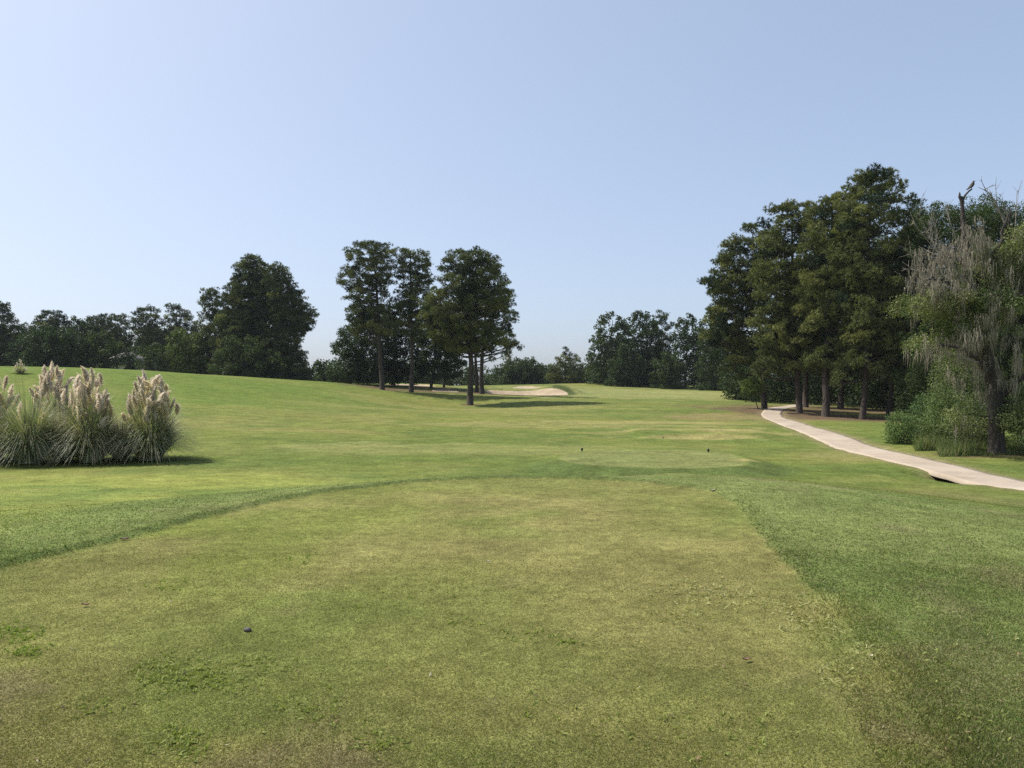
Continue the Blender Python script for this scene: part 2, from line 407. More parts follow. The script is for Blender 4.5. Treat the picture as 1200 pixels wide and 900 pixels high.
GC = turf_col(GX.ravel(), GY.ravel())
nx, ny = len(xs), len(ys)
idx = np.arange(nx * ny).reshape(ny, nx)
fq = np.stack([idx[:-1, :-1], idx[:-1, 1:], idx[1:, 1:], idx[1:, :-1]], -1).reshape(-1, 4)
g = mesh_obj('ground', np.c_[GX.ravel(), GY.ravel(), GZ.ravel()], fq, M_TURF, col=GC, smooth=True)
tag(g, kind='structure')

# cart path: raised concrete sheet with real edges
def build_path():
    pts = catmull(np.c_[PATHC, np.zeros(len(PATHC))][::4], 24)[:, :2]
    tg = np.gradient(pts, axis=0); tg /= np.linalg.norm(tg, axis=1)[:, None]
    nr = np.c_[-tg[:, 1], tg[:, 0]]
    s = np.r_[0, np.cumsum(np.linalg.norm(np.diff(pts, axis=0), axis=1))]
    offs = np.linspace(-1, 1, 9); cols = []
    for j, o in enumerate(offs):
        wv = .80 + .18 * (vnoise(s, s * 0 + 7 * (j // 5), 1.1, 7, 4) - .5)
        q = pts + nr * (o * wv)[:, None] if isinstance(wv, np.ndarray) else pts
        cols.append(q)
    XY = np.stack(cols, 1)
    Z = height(XY[..., 0].ravel(), XY[..., 1].ravel(), under_path=False).reshape(XY.shape[:2])
    zc = Z[:, 4:5] * .5 + Z * .5 + .004
    top = np.dstack([XY, zc]); 
    lo1 = top[:, :1].copy(); lo1[..., 2] -= .11; lo2 = top[:, -1:].copy(); lo2[..., 2] -= .11
    G = np.concatenate([lo1, top, lo2], 1); n, m_ = G.shape[:2]
    ii = np.arange(n * m_).reshape(n, m_)
    f = np.stack([ii[:-1, :-1], ii[1:, :-1], ii[1:, 1:], ii[:-1, 1:]], -1).reshape(-1, 4)[:, ::-1]
    o = mesh_obj('cart_path', G.reshape(-1, 3), f, M_PATH); tag(o, kind='structure')
build_path()

def sand_sheet(i, pl, mat, lift=.05):
    c = pl.mean(0); n = 20
    rings = [pl * (k / n) + c * (1 - k / n) for k in range(1, n + 1)]
    V = np.concatenate([[c]] + rings); m_ = len(pl)
    z = height(V[:, 0], V[:, 1]) + lift; z[-m_:] -= lift + .03
    f3 = np.array([[0, 1 + j, 1 + (j + 1) % m_] for j in range(m_)])
    f4 = np.array([[1 + k * m_ + j, 1 + (k + 1) * m_ + j, 1 + (k + 1) * m_ + (j + 1) % m_, 1 + k * m_ + (j + 1) % m_] for k in range(n - 1) for j in range(m_)])
    o = mesh_obj('bunker_sand', np.c_[V, z], [f3, f4], mat, smooth=True); tag(o, kind='structure')
for i, b in enumerate(BUNK): sand_sheet(i, b[0], M_SAND if i != 0 else M_SAND)

# ------------------------------------------------------------------ leaves, tufts, tubes
def unit(v): return v / (np.linalg.norm(v, axis=-1, keepdims=True) + 1e-9)
def rnd_dir(n): return unit(rng.normal(size=(n, 3)))

class Soup:
    """triangle soup with one colour per triangle"""
    def __init__(s): s.T = []; s.K = []
    def add(s, T, col): s.T.append(T.reshape(-1, 3, 3)); s.K.append(col.reshape(-1, 3))
    def build(s, name, mat, parent=None, off=None):
        T = np.concatenate(s.T); K = np.concatenate(s.K)
        V = T.reshape(-1, 3)
        if off is not None: V = V - np.asarray(off)
        return mesh_obj(name, V, np.arange(len(V)).reshape(-1, 3), mat, parent, col=np.repeat(K, 3, 0))

def needles(S, pts, axis_, k, L, w, col):
    n = len(pts)
    a = np.repeat(axis_, k, 0); p = np.repeat(pts, k, 0)
    d = unit(a * .8 + rnd_dir(n * k) * 1.0)
    side = unit(np.cross(d, rnd_dir(n * k)))
    Ls = L * rng.uniform(.7, 1.25, (n * k, 1)); 
    T = np.stack([p - side * w / 2, p + side * w / 2, p + d * Ls], 1)
    S.add(T, np.repeat(col, k, 0) * rng.uniform(.8, 1.2, (n * k, 1)))

def leafs(S, pts, nrm, size, col):
    n = len(pts)
    nn = unit(nrm * .7 + rnd_dir(n)); u = unit(np.cross(nn, rnd_dir(n))); v = np.cross(nn, u)
    s = size * rng.uniform(.6, 1.3, (n, 1))
    a = pts - u * s * .5; b = pts + v * s * .32; c = pts + u * s * .5; d = pts - v * s * .32
    cc = col * rng.uniform(.75, 1.25, (n, 1))
    S.add(np.stack([a, b, c], 1), cc); S.add(np.stack([a, c, d], 1), cc)

def tube(path, rad, seg=8, wob=.0):
    path = np.asarray(path, float); n = len(path)
    tg = unit(np.gradient(path, axis=0)); ref = np.array([.3, .95, .1])
    u = unit(np.cross(tg, ref)); v = np.cross(tg, u)
    th = np.linspace(0, 2 * PI, seg, endpoint=False)
    r = np.asarray(rad)[:, None] * (1 + wob * rng.normal(size=(n, seg)))
    V = path[:, None] + r[..., None] * (u[:, None] * np.cos(th)[None, :, None] + v[:, None] * np.sin(th)[None, :, None])
    V = V.reshape(-1, 3); ii = np.arange(n * seg).reshape(n, seg)
    f = np.stack([ii[:-1], np.roll(ii[:-1], -1, 1), np.roll(ii[1:], -1, 1), ii[1:]], -1).reshape(-1, 4)
    V = np.r_[V, path[-1:]]; last = n * seg
    e = ii[-1]; f2 = np.stack([e, np.roll(e, -1), np.full(seg, last), np.full(seg, last)], -1)
    return V, f, np.stack([e, np.roll(e, -1), np.full(seg, last)], -1)
class Tubes:
    def __init__(s): s.V = []; s.q = []; s.t = []; s.n = 0
    def add(s, path, rad, seg=8, wob=0):
        V, f, t = tube(path, rad, seg, wob); s.V.append(V); s.q.append(f + s.n); s.t.append(t + s.n); s.n += len(V)
    def build(s, name, mat, parent=None, off=None):
        V = np.concatenate(s.V)
        if off is not None: V = V - np.asarray(off)
        return mesh_obj(name, V, [np.concatenate(s.q), np.concatenate(s.t)], mat, parent, smooth=True)

PINE = np.array([.056, .076, .030]); PINE2 = np.array([.185, .195, .066]); PINE3 = np.array([.024, .042, .020])
LEAFC = np.array([.030, .052, .018]); LEAFO = np.array([.082, .108, .028])

def clump_pts(c, r, n, shell=.45):
    d = rnd_dir(n); rad = rng.uniform(shell, 1, (n, 1)) ** .7
    return c + d * rad * np.asarray(r), d

def fill(outline, d, rx, rz, spacing, tries, depth=.75, gaps=0., seed=0, cx=None):
    """clump centres inside a silhouette given as (photo y, left x, right x) rows at distance d"""
    o = np.array(outline, float); r = random.Random(seed)
    ylo, yhi = o[0, 0], o[-1, 0]; pts = []
    mpp = d / F
    for _ in range(tries):
        y = r.uniform(ylo, yhi)
        a = np.interp(y, o[:, 0], o[:, 1]); b = np.interp(y, o[:, 0], o[:, 2])
        rr = rx * r.uniform(.7, 1.2)
        pad = rr / mpp * .62
        if b - a < 2 * pad: a2 = b2 = (a + b) / 2; rr = max((b - a) / 2 * mpp * .95, .35)
        else: a2, b2 = a + pad, b - pad
        x = r.uniform(a2, b2) 
        y2 = max(y, ylo + rz / mpp * .6); y2 = min(y2, yhi - rz / mpp * .5)
        hw = (b - a) / 2 * mpp; u = (x - (a + b) / 2) / max((b - a) / 2, 1)
        v = r.uniform(-1, 1) * max(hw - rr * .5, .2) * depth * math.sqrt(max(0, 1 - u * u))
        p = P(x, y2, d); p[1] += v
        ok = True
        if pts:
            Q = np.array(pts)[:, :3] - p; zf = 1.9 if rz < rx * .7 else 1.
            ok = ((Q[:, 0] ** 2 + Q[:, 1] ** 2 + (zf * Q[:, 2]) ** 2) > spacing ** 2).all()
        if ok and gaps:
            if vnoise(np.array([p[0] * 1.0]), np.array([p[2] * 1.3 + p[1] * .4]), 2.3, seed + 5, 2)[0] < .25 + gaps * .55: ok = False
        if ok: pts.append(np.array([p[0], p[1], p[2], rr]))
    return pts

def trunk_path(base, top, n=10, bend=.25, seed=0):
    r = np.random.default_rng(seed); t = np.linspace(0, 1, n)[:, None]
    p = base * (1 - t) + top * t
    w = np.cumsum(r.normal(size=(n, 2)), 0); w -= w[:1]; w = w - t * w[-1:]
    p[:, :2] += w * bend * .35
    return p

def tree(name, label, cat, group, px, d, outline, kind='pine', trunk_r=.25, top=None, rx=1.2, rz=.55, spacing=1.15, tries=900,
         gaps=0., dens=1., seed=1, base_y=None, limbs=.6, tint=1., depth=.75, lean=0, olive=.35, extra=None, bark=None, fine=1.):
    bx = (px - 600) / F * d; bz = hz(bx, d)
    base = np.array([bx, d, bz - .12]); root = empty(name, (bx, d, bz)); off = np.array([bx, d, bz])
    tag(root, label, cat, group)
    pts = fill(outline, d, rx, rz, spacing, tries, depth, gaps, seed)
    if extra: 
        for (ex, ey, er) in extra: q = P(ex, ey, d); pts.append(np.array([q[0], q[1] + random.uniform(-.8, .3), q[2], er]))
    o = np.array(outline, float)
    ty = o[0, 0] + (o[-1, 0] - o[0, 0]) * .10; tx = (np.interp(ty, o[:, 0], o[:, 1]) + np.interp(ty, o[:, 0], o[:, 2])) / 2
    topp = P(*(top or (tx, ty)), d)
    tp = trunk_path(base, topp, 12, .22 * (1 + lean), seed)
    h = topp[2] - base[2]; tt = np.linspace(0, 1, 12)
    rad = trunk_r * (1 - .82 * tt); rad[0] *= 1.45; 
    tp2 = np.insert(tp, 1, tp[0] * .94 + tp[1] * .06, 0); rad2 = np.insert(rad, 1, trunk_r * 1.08)
    TB = Tubes(); TB.add(tp2, rad2, 12, .03)
    zs = tp[:, 2]
    for q in pts:
        if random.random() > limbs: continue
        c = q[:3]; lat = math.hypot(c[0] - np.interp(c[2], zs, tp[:, 0]), c[1] - np.interp(c[2], zs, tp[:, 1]))
        za = c[2] - .35 * lat - .1; za = min(max(za, base[2] + h * .18), topp[2] - .2)
        s0 = np.array([np.interp(za, zs, tp[:, 0]), np.interp(za, zs, tp[:, 1]), za])
        t = np.linspace(0, 1, 5)[:, None]; pth = s0 * (1 - t) + (c + [0, 0, -rz * .3]) * t; pth[:, 2:] -= .12 * lat * np.sin(t * PI) * .5
        pth[1:4] += rng.normal(size=(3, 3)) * .05 * lat * .5
        r0 = min(.035 + .018 * lat, np.interp(za, zs, rad) * .6)
        TB.add(pth, r0 * (1 - .75 * t[:, 0]), 5)
    TB.build('trunk', bark or (M_PINEBARK if kind == 'pine' else M_BARK), root, off)
    S = Soup()
    for q in pts:
        c = q[:3]; r = q[3]; v = rng.uniform(.82, 1.18)
        if kind == 'pine':
            base_c = (PINE * (1 - olive) + PINE2 * olive) * v if rng.random() < .75 else (PINE2 if rng.random() < olive + .2 else PINE3) * v
            npf = max(3, int(7 * (r / 1.1) ** 1.6)); pc, pdr = clump_pts(c, (r * .8, r * .8, rz * .7), npf, .3)
            pc[:, 2] += .3 * np.hypot(pc[:, 0] - c[0], pc[:, 1] - c[1]) * rng.uniform(-.5, .7)
            nt_ = max(6, int(15 * dens / fine)); n = npf * nt_; sr = rng.uniform(.26, .44, (npf, 1)).repeat(nt_, 0)
            dr = rnd_dir(n); p = pc.repeat(nt_, 0) + dr * sr * [1, 1, .65] * rng.uniform(.5, 1.05, (n, 1))
            base_c = base_c * rng.uniform(.85, 1.15, (npf, 1)).repeat(nt_, 0)
            ax_ = unit(dr * [1, 1, .8] + [0, 0, .35])
            needles(S, p, ax_, 8, .25 * fine ** .5, .055 * fine ** .5, base_c * tint * rng.uniform(.85, 1.15, (n, 1)))
        else:
            base_c = (LEAFC * (1 - olive) + LEAFO * olive) * v
            sz = .0021 * d * fine
            npf = 7; pc, _d = clump_pts(c, (r * .75, r * .75, r * .6), npf, .5); nt_ = int(dens * r * r * 4.3 / (.32 * sz * sz) / npf) + 4; n = npf * nt_
            dr = rnd_dir(n); p = pc.repeat(nt_, 0) + dr * r * rng.uniform(.34, .52, (npf, 1)).repeat(nt_, 0) * rng.uniform(.6, 1.05, (n, 1))
            leafs(S, p, dr + [0, 0, .3], sz, np.tile(base_c * tint, (n, 1)) * rng.uniform(.85, 1.15, (npf, 1)).repeat(nt_, 0))
    S.build('crown', M_NEEDLE if kind == 'pine' else M_LEAF, root, off)
    return root

# ------------------------------------------------------------------ the pines in the middle
GM = 'tall pines in the middle of the fairway'
tree('pine_tree', 'tall open-crowned pine, leftmost of the middle clump, sky showing between its branches', 'pine tree', GM, 448, 100,
     [(283,407,447),(289,404,464),(298,398,470),(305,404,472),(318,399,468),(330,391,461),(342,391,454),(352,400,464),(368,402,466),(380,403,470),(392,412,472)],
     trunk_r=.33, top=(437,292), rx=1.0, rz=.42, spacing=1.28, gaps=.42, tries=3000, seed=11, olive=.3, limbs=.9)
tree('pine_tree', 'slender pine second from the left in the middle clump, bare grey lower trunk', 'pine tree', GM, 482, 100,
     [(292,466,494),(298,461,502),(312,459,508),(330,462,510),(345,459,510),(360,458,516),(378,465,518),(396,470,516)],
     trunk_r=.3, top=(481,298), rx=1.0, rz=.42, spacing=1.28, gaps=.36, tries=3000, seed=12, olive=.35, limbs=.9)
tree('pine_tree', 'nearest and broadest pine of the middle clump, rounded dense crown, throwing the long shadow', 'pine tree', GM, 551, 88,
     [(291,538,562),(298,520,580),(308,511,588),(320,504,592),(335,500,598),(350,496,603),(362,490,607),(378,488,606),(390,496,600),(402,505,596),(412,520,586)],
     trunk_r=.36, top=(551,300), rx=1.2, rz=.52, spacing=1.28, gaps=.30, tries=3400, seed=13, olive=.35, limbs=.7,
     extra=[(588,412,.7),(575,420,.6)])
tree('pine_tree', 'pine just right of and behind the nearest middle pine, low ragged branches reaching right', 'pine tree', GM, 565, 103,
     [(312,560,590),(330,556,600),(350,556,606),(372,556,607),(384,555,607),(398,552,608),(410,552,606),(420,556,598)],
     trunk_r=.32, top=(569,320), rx=1.0, rz=.42, spacing=1.25, gaps=.40, tries=2200, seed=14, olive=.25, limbs=.9, extra=[(604,404,.7),(609,408,.5)])
tree('pine_tree', 'thin dark pine trunk half hidden close behind the nearest middle pine', 'pine tree', GM, 559, 108,
     [(340,530,580),(360,524,586),(385,524,588),(405,530,584)], trunk_r=.27, top=(556,348), rx=1.1, rz=.55, spacing=1.3, gaps=.3, tries=600, seed=15, olive=.2)
GD = 'dark broadleaf trees behind the middle pines'
tree('oak_tree', 'dark broadleaf tree left of and behind the leftmost middle pine, crown down to the grass', 'tree', GD, 408, 112,
     [(352,432,446),(362,420,456),(375,403,462),(388,394,466),(402,386,468),(416,387,470),(432,384,472),(449,385,466)], 'leaf', .28, rx=1.05, rz=1, spacing=1.25, tries=1800, seed=16, olive=.15, gaps=.1, limbs=.25)
tree('oak_tree', 'dark broadleaf tree between the two left middle pine trunks', 'tree', GD, 461, 115,
     [(352,452,486),(372,444,494),(392,440,504),(412,438,506),(430,440,502),(449,444,496)], 'leaf', .25, rx=1.05, rz=1, spacing=1.25, tries=1500, seed=17, olive=.1, limbs=.25)
tree('oak_tree', 'dark round-topped broadleaf tree between the second and the nearest middle pine', 'tree', GD, 505, 112,
     [(356,498,528),(372,488,540),(392,482,548),(412,484,548),(428,486,546),(444,492,538)], 'leaf', .22, rx=1.05, rz=1, spacing=1.25, tries=1500, seed=18, olive=.15, limbs=.25)
tree('oak_tree', 'small dark tree with a short forked trunk beside the bright sand sliver', 'tree', GD, 520, 118,
     [(392,512,540),(410,504,546),(428,506,545),(444,508,538)], 'leaf', .2, rx=.95, rz=.9, spacing=1.2, tries=500, seed=19, olive=.15, limbs=.25)

# ------------------------------------------------------------------ the tall clump left
GL = 'tall trees on the hill left of the middle'
tree('pine_tree', 'highest pine of the left hill clump with a pointed top', 'pine tree', GL, 296, 125,
     [(298,289,304),(306,281,312),(318,273,318),(330,268,324),(345,262,328),(370,256,332),(400,250,336),(430,250,338),(452,254,334)],
     trunk_r=.35, rx=1.35, rz=.75, spacing=1.15, gaps=-.4, tries=3200, seed=21, olive=.2, fine=1.25, depth=.8, limbs=.4)
tree('pine_tree', 'right-hand pine of the left hill clump, ragged branches against the sky', 'pine tree', GL, 328, 122,
     [(307,318,330),(315,312,340),(330,310,346),(345,312,356),(358,316,364),(368,320,374),(380,318,368),(392,316,362),(405,316,354),(420,314,360),(438,314,366),(452,316,364)],
     trunk_r=.33, rx=1.3, rz=.72, spacing=1.1, gaps=-.4, tries=3600, seed=22, olive=.18, fine=1.25, depth=.8, limbs=.5)
tree('pine_tree', 'lower left shoulder pine of the left hill clump with a flat separate top', 'pine tree', GL, 254, 127,
     [(336,243,256),(343,234,262),(354,230,266),(362,236,268),(372,232,272),(392,232,278),(415,236,282),(452,238,285)],
     trunk_r=.3, rx=1.1, rz=.7, spacing=1.25, gaps=-.4, tries=3200, seed=23, olive=.35, fine=1.25, depth=.8, limbs=.4)
tree('oak_tree', 'dull green broadleaf tree at the foot of the left hill clump', 'tree', GL, 290, 118,
     [(395,262,310),(415,250,330),(435,246,340),(452,246,344)], 'leaf', .2, rx=1.1, rz=1, spacing=1.35, tries=900, seed=24, olive=.35, limbs=.2)

GF = 'trees along the far left hilltop'
def far(px, d, outl, label, kind='leaf', **kw):
    a = dict(trunk_r=.25, rx=1.3, rz=1.1 if kind == 'leaf' else .7, spacing=1.5, tries=900, limbs=.15, fine=1.2 if kind == 'leaf' else 1.5, seed=int(px) + 500, depth=.8)
    a.update(kw)
    return tree('pine_tree' if kind == 'pine' else 'oak_tree', label, 'pine tree' if kind == 'pine' else 'tree', a.pop('group', GF), px, d, outl, kind, **a)
far(-2, 145, [(349,-6,6),(358,-22,12),(370,-34,16),(378,-40,26),(392,-44,28),(415,-46,30),(445,-46,28)], 'dark pine cut by the left edge of the picture', 'pine', gaps=.15, olive=.1, trunk_r=.3, tries=1500)
far(60, 155, [(364,52,72),(372,42,80),(385,38,86),(400,36,90),(440,36,92)], 'round-topped dark pine rising behind the big dark bush on the left hilltop', 'pine', olive=.1)
far(66, 128, [(383,55,80),(390,40,92),(400,32,98),(415,28,104),(440,32,104)], 'big domed dark bushy tree in front on the left hilltop', dens=1.3, olive=.15, tries=1400)
far(98, 160, [(372,90,108),(380,82,116),(400,80,120),(440,80,120)], 'dark tree just right of the big domed bushy tree', olive=.05)
far(118, 165, [(367,112,124),(376,100,136),(395,98,140),(440,98,142)], 'dark pine with a small knobbed top left of the grey roof', 'pine', olive=.1)
far(138, 160, [(368,128,150),(378,122,154),(395,122,156),(400,124,156),(440,124,150)], 'narrow dark pine directly above the grey roof', 'pine', olive=.15)
far(171, 158, [(358,168,180),(366,156,187),(378,150,190),(395,158,192),(412,160,194),(440,160,196)], 'pine with a bushy knob top right of the grey roof, sky peeping through', 'pine', olive=.15, gaps=-.1, tries=1300)
far(205, 160, [(356,197,212),(364,192,224),(376,190,230),(395,192,236),(440,192,240)], 'flat-topped dark pine left of the tall hill clump', 'pine', olive=.15, gaps=-.2)
far(222, 126, [(388,208,234),(396,198,244),(415,194,252),(443,196,256)], 'yellowish green rounded tree at the left foot of the tall hill clump', olive=.95, dens=1.2, tries=1200, tint=1.05)
far(120, 130, [(388,108,132),(396,100,140),(415,98,146),(440,100,148)], 'mid green rounded tree below the grey roof on the left hilltop', olive=.5, dens=1.2, tries=1200)
far(176, 125, [(402,168,186),(410,160,194),(425,158,197),(441,160,198)], 'small grey-green bush right of the grey roof on the hilltop', olive=.3, tries=900, tint=1.05)
far(148, 132, [(408,142,158),(418,138,164),(440,138,166)], 'low dark bush under the grey roof', olive=.1, tries=500)
far(22, 140, [(392,16,28),(402,10,36),(420,8,40),(440,8,40)], 'dark low tree in the dip beside the left edge pine', olive=.1, tries=500)
far(379, 140, [(420,372,386),(430,366,392),(440,362,398),(455,362,398)], 'pale distant bush in the gap between hill clump and middle pines', olive=.3, tries=500)
far(358, 135, [(428,350,364),(438,344,372),(452,342,376)], 'low dark bush at the right foot of the left hill clump', olive=.2, tries=400)

# ------------------------------------------------------------------ far centre
GC_ = 'trees behind the green at the far end'
far(612, 185, [(420,602,622),(427,590,634),(436,584,640),(454,582,642)], 'rounded hazy bush tree behind the bunkers', olive=.3, rx=1.6, spacing=1.8, group=GC_)
far(590, 190, [(428,580,596),(438,574,604),(454,572,606)], 'low hazy bush close right of the middle pines', olive=.2, rx=1.5, spacing=1.8, group=GC_, tries=400)
far(634, 190, [(425,628,640),(436,622,648),(454,620,650)], 'low hazy bush left of the small tiered pine', olive=.2, rx=1.5, spacing=1.8, group=GC_, tries=400)
far(662, 170, [(407,657,666),(413,650,673),(421,648,682),(430,642,684),(440,640,686),(454,640,688)], 'small lone pine with tiered branches behind the crest', 'pine', olive=.4, gaps=.1, group=GC_, tries=1200)
far(712, 158, [(366,706,722),(374,700,736),(388,696,740),(400,690,742),(418,686,744),(436,684,746),(456,684,748)], 'tallest left broadleaf tree of the wood beyond the crest', olive=.3, gaps=.12, group=GC_, tries=1500)
far(752, 155, [(364,742,762),(370,736,768),(384,734,776),(410,730,782),(435,728,784),(458,728,786)], 'dense broadleaf tree in the middle of the wood beyond the crest', olive=.2, group=GC_, gaps=.05, tries=1400)
far(775, 158, [(362,770,780),(370,766,786),(385,762,790),(410,760,794),(458,760,796)], 'narrow pointed pine in the wood beyond the crest', 'pine', olive=.2, group=GC_, tries=1000)
far(803, 150, [(369,798,812),(376,790,822),(392,786,832),(410,788,830),(422,784,826),(460,782,834)], 'broadleaf tree with sky gaps left of the right-hand pines', olive=.15, gaps=.25, group=GC_, tries=1300)
far(838, 140, [(362,830,848),(372,822,858),(392,818,864),(420,816,868),(462,816,870)], 'dark tree against the left foot of the right-hand pines', olive=.25, group=GC_, tries=1200)
far(735, 150, [(405,722,748),(425,712,756),(456,706,762)], 'low dark bush at the foot of the wood beyond the crest', olive=.1, group=GC_, tries=600)
far(780, 146, [(412,770,792),(430,762,800),(458,758,806)], 'low greyish bush at the right foot of the wood beyond the crest', olive=.3, group=GC_, tries=600)
far(700, 165, [(418,692,708),(432,686,716),(454,684,720)], 'low olive bush at the left end of the wood beyond the crest', olive=.5, group=GC_, tries=500)

# ------------------------------------------------------------------ big pines right
GR = 'tall pines beside the cart path'
tree('pine_tree', 'leftmost tall pine beside the cart path, trunk leaning left where the path bends', 'pine tree', GR, 896, 75,
     [(262,868,898),(275,856,906),(290,845,908),(305,838,908),(318,834,908),(330,824,908),(338,823,908),(348,836,906),(358,832,904),(375,824,902),(395,824,902),(412,828,900),(428,840,896)],
     trunk_r=.28, top=(882,272), rx=1.35, rz=.55, spacing=1.3, gaps=.18, tries=4600, seed=31, olive=.3, extra=[(853,287,1.0),(838,306,.9),(830,330,.8),(843,352,.9),(876,268,1.0),(828,392,.9),(836,420,.9),(850,432,.9),(868,440,.6),(898,436,.6)])
tree('pine_tree', 'second tall pine beside the cart path with a stout straight trunk', 'pine tree', GR, 937, 69,
     [(238,912,948),(248,898,958),(262,890,966),(290,884,970),(330,878,976),(365,876,978),(390,878,976),(412,882,968),(432,890,960)],
     trunk_r=.29, top=(928,246), rx=1.4, rz=.58, spacing=1.3, gaps=.16, tries=4600, seed=32, olive=.4, extra=[(908,246,1.0),(925,242,1.1),(944,244,1.1),(958,246,1.1),(970,250,1.0),(885,432,.9),(915,436,.9),(893,440,.75),(905,434,.7)])
tree('pine_tree', 'third tall pine beside the cart path, thick trunk curving gently up', 'pine tree', GR, 967, 65,
     [(228,962,1000),(240,950,1012),(262,942,1020),(300,935,1024),(340,930,1024),(375,930,1026),(400,934,1022),(434,942,1012)],
     trunk_r=.31, top=(975,236), rx=1.4, rz=.58, spacing=1.3, gaps=.16, tries=4600, seed=33, olive=.4, extra=[(966,240,1.0),(980,234,1.1),(992,226,1.1),(1000,236,1.1),(948,420,1.0),(975,438,.9),(990,436,.8)])
tree('pine_tree', 'tallest pine of all with the highest crown, fourth trunk beside the cart path', 'pine tree', GR, 1010, 62,
     [(199,1010,1034),(206,1000,1052),(218,988,1058),(235,982,1064),(255,978,1070),(290,976,1076),(330,980,1082),(370,980,1086),(400,982,1082),(436,988,1060)],
     trunk_r=.24, top=(1020,208), rx=1.4, rz=.58, spacing=1.25, gaps=.10, tries=4600, seed=34, olive=.45, extra=[(1000,212,1.0),(1012,206,1.0),(1026,203,1.0),(1042,205,1.0),(1054,214,1.0),(1062,232,1.0),(1068,250,1.0),(1050,440,1.),(1030,436,1.),(985,440,.9),(996,432,.8),(978,448,.55),(1002,424,.8)])
tree('pine_tree', 'slim pale-trunked pine, rightmost of the row beside the cart path', 'pine tree', GR, 1040, 66,
     [(238,1060,1080),(262,1050,1092),(290,1044,1100),(330,1040,1106),(370,1036,1106),(400,1036,1100),(436,1040,1090)],
     trunk_r=.19, top=(1062,280), rx=1.15, rz=.55, spacing=1.2, tries=2000, seed=35, olive=.3)
tree('pine_tree', 'dark pine trunk in the shade behind the first gap of the right-hand pines', 'pine tree', GR, 944, 82,
     [(300,920,970),(350,905,985),(400,905,985),(436,915,975)], trunk_r=.3, rx=1.3, rz=.7, spacing=1.5, tries=1200, seed=36, olive=.2)
tree('pine_tree', 'dark pine trunk in the shade between the third and fourth roadside pines', 'pine tree', GR, 985, 80,
     [(280,960,1040),(350,950,1050),(400,955,1050),(440,965,1040)], trunk_r=.3, rx=1.4, rz=.8, spacing=1.5, tries=1500, seed=37, olive=.2)
tree('oak_tree', 'dark leafy tree filling the background above the mossy tree', 'tree', GR, 1120, 58,
     [(240,1082,1120),(246,1076,1180),(256,1068,1215),(280,1065,1230),(330,1065,1235),(400,1060,1240),(450,1050,1240)], 'leaf', .3, rx=1.1, rz=1, spacing=1.25, tries=3200, seed=38, olive=.35, limbs=.2, gaps=.05)
tree('oak_tree', 'dark leafy tree beyond the right edge behind the mossy tree', 'tree', GR, 1260, 52,
     [(250,1215,1290),(280,1200,1320),(350,1195,1330),(450,1195,1330)], 'leaf', .3, rx=1.3, rz=1, spacing=1.6, tries=1600, seed=39, olive=.3, limbs=.2)
tree('sapling', 'spindly bright green sapling left of the first roadside pine trunk', 'sapling', None, 889, 73,
     [(441,880,892),(448,868,896),(456,866,898),(462,872,892)], 'leaf', .045, rx=.45, rz=.4, spacing=.42, tries=400, seed=40, olive=1., tint=1.5, limbs=.9, dens=.6)

# dark wood behind everything: one mass nobody could count
def woodland():
    S = Soup()
    zones = [(-160, 40, 170, 385), (40, 235, 175, 384), (235, 400, 165, 432), (400, 560, 160, 425), (560, 700, 205, 430), (700, 870, 175, 415), (860, 1100, 96, 388), (1040, 1400, 74, 330), (860, 960, 108, 440), (940, 1130, 88, 400)]
    for x0, x1, d, ytop in zones:
        mpp = d / F; w = (x1 - x0) * mpp; n = int(w * 1.5)
        for k in range(n):
            px = rng.uniform(x0, x1); dd = d + rng.uniform(-4, 10)
            b = P(px, 450, dd); gz = hz(b[0], dd)
            topz = EYE - (ytop + rng.uniform(-6, 14) - 450) / F * dd
            hcol = max(topz - gz, 2.)
            m = int(hcol / 1.1) + 1
            for j in range(m):
                c = np.array([b[0] + rng.normal() * .9, dd + rng.normal() * .8, gz + (j + .5) / m * hcol - .4 + rng.normal() * .3])
                r = rng.uniform(1.1, 1.9); sz = .0030 * d; nl = int(r * r * 11 / (sz * sz)) 
                p, dr = clump_pts(c, (r, r, r * .85), nl, .4)
                leafs(S, p, dr, sz, np.tile(LEAFC * rng.uniform(.7, 1.15) + (LEAFO - LEAFC) * rng.uniform(0, .4), (nl, 1)))
    o = S.build('woodland', M_LEAF); tag(o, 'dark continuous wood filling in behind the separate trees', 'woodland', None, 'stuff')
woodland()

# ------------------------------------------------------------------ undergrowth right
def shrub(name, label, px, d, outl, sz=.07, r=.35, sp=.4, n_t=700, col=None, dens=1., seed=5, cat='shrub', group='shrubs around the mossy tree'):
    bx = (px - 600) / F * d; bz = hz(bx, d); off = np.array([bx, d, bz]); root = empty(name, off); tag(root, label, cat, group)
    pts = fill(outl, d, r, r * .95, sp, n_t, .9, 0, seed)
    col = LEAFO if col is None else np.array(col); S = Soup(); TB = Tubes()
    for q in pts:
        nl = int(dens * q[3] ** 2 * 6.5 / (sz * sz)) + 10; v = rng.uniform(.75, 1.25)
        p, dr = clump_pts(q[:3], (q[3],) * 3, nl, .3); p += rng.normal(size=p.shape) * q[3] * .2
        p[:, 2] = np.maximum(p[:, 2], bz + .02)
        leafs(S, p, dr, sz, np.tile(col * v * 1.35, (nl, 1)))
        if rng.random() < .4:
            t = np.linspace(0, 1, 4)[:, None]; s0 = off + [rng.normal() * .1, rng.normal() * .1, -.05]
            TB.add(s0 * (1 - t) + q[:3] * t + rng.normal(size=(4, 3)) * .03 * t, .02 * (1.1 - t[:, 0]), 5)
    if TB.n: TB.build('stem', M_BARK, root, off)
    S.build('foliage', M_LEAF, root, off)
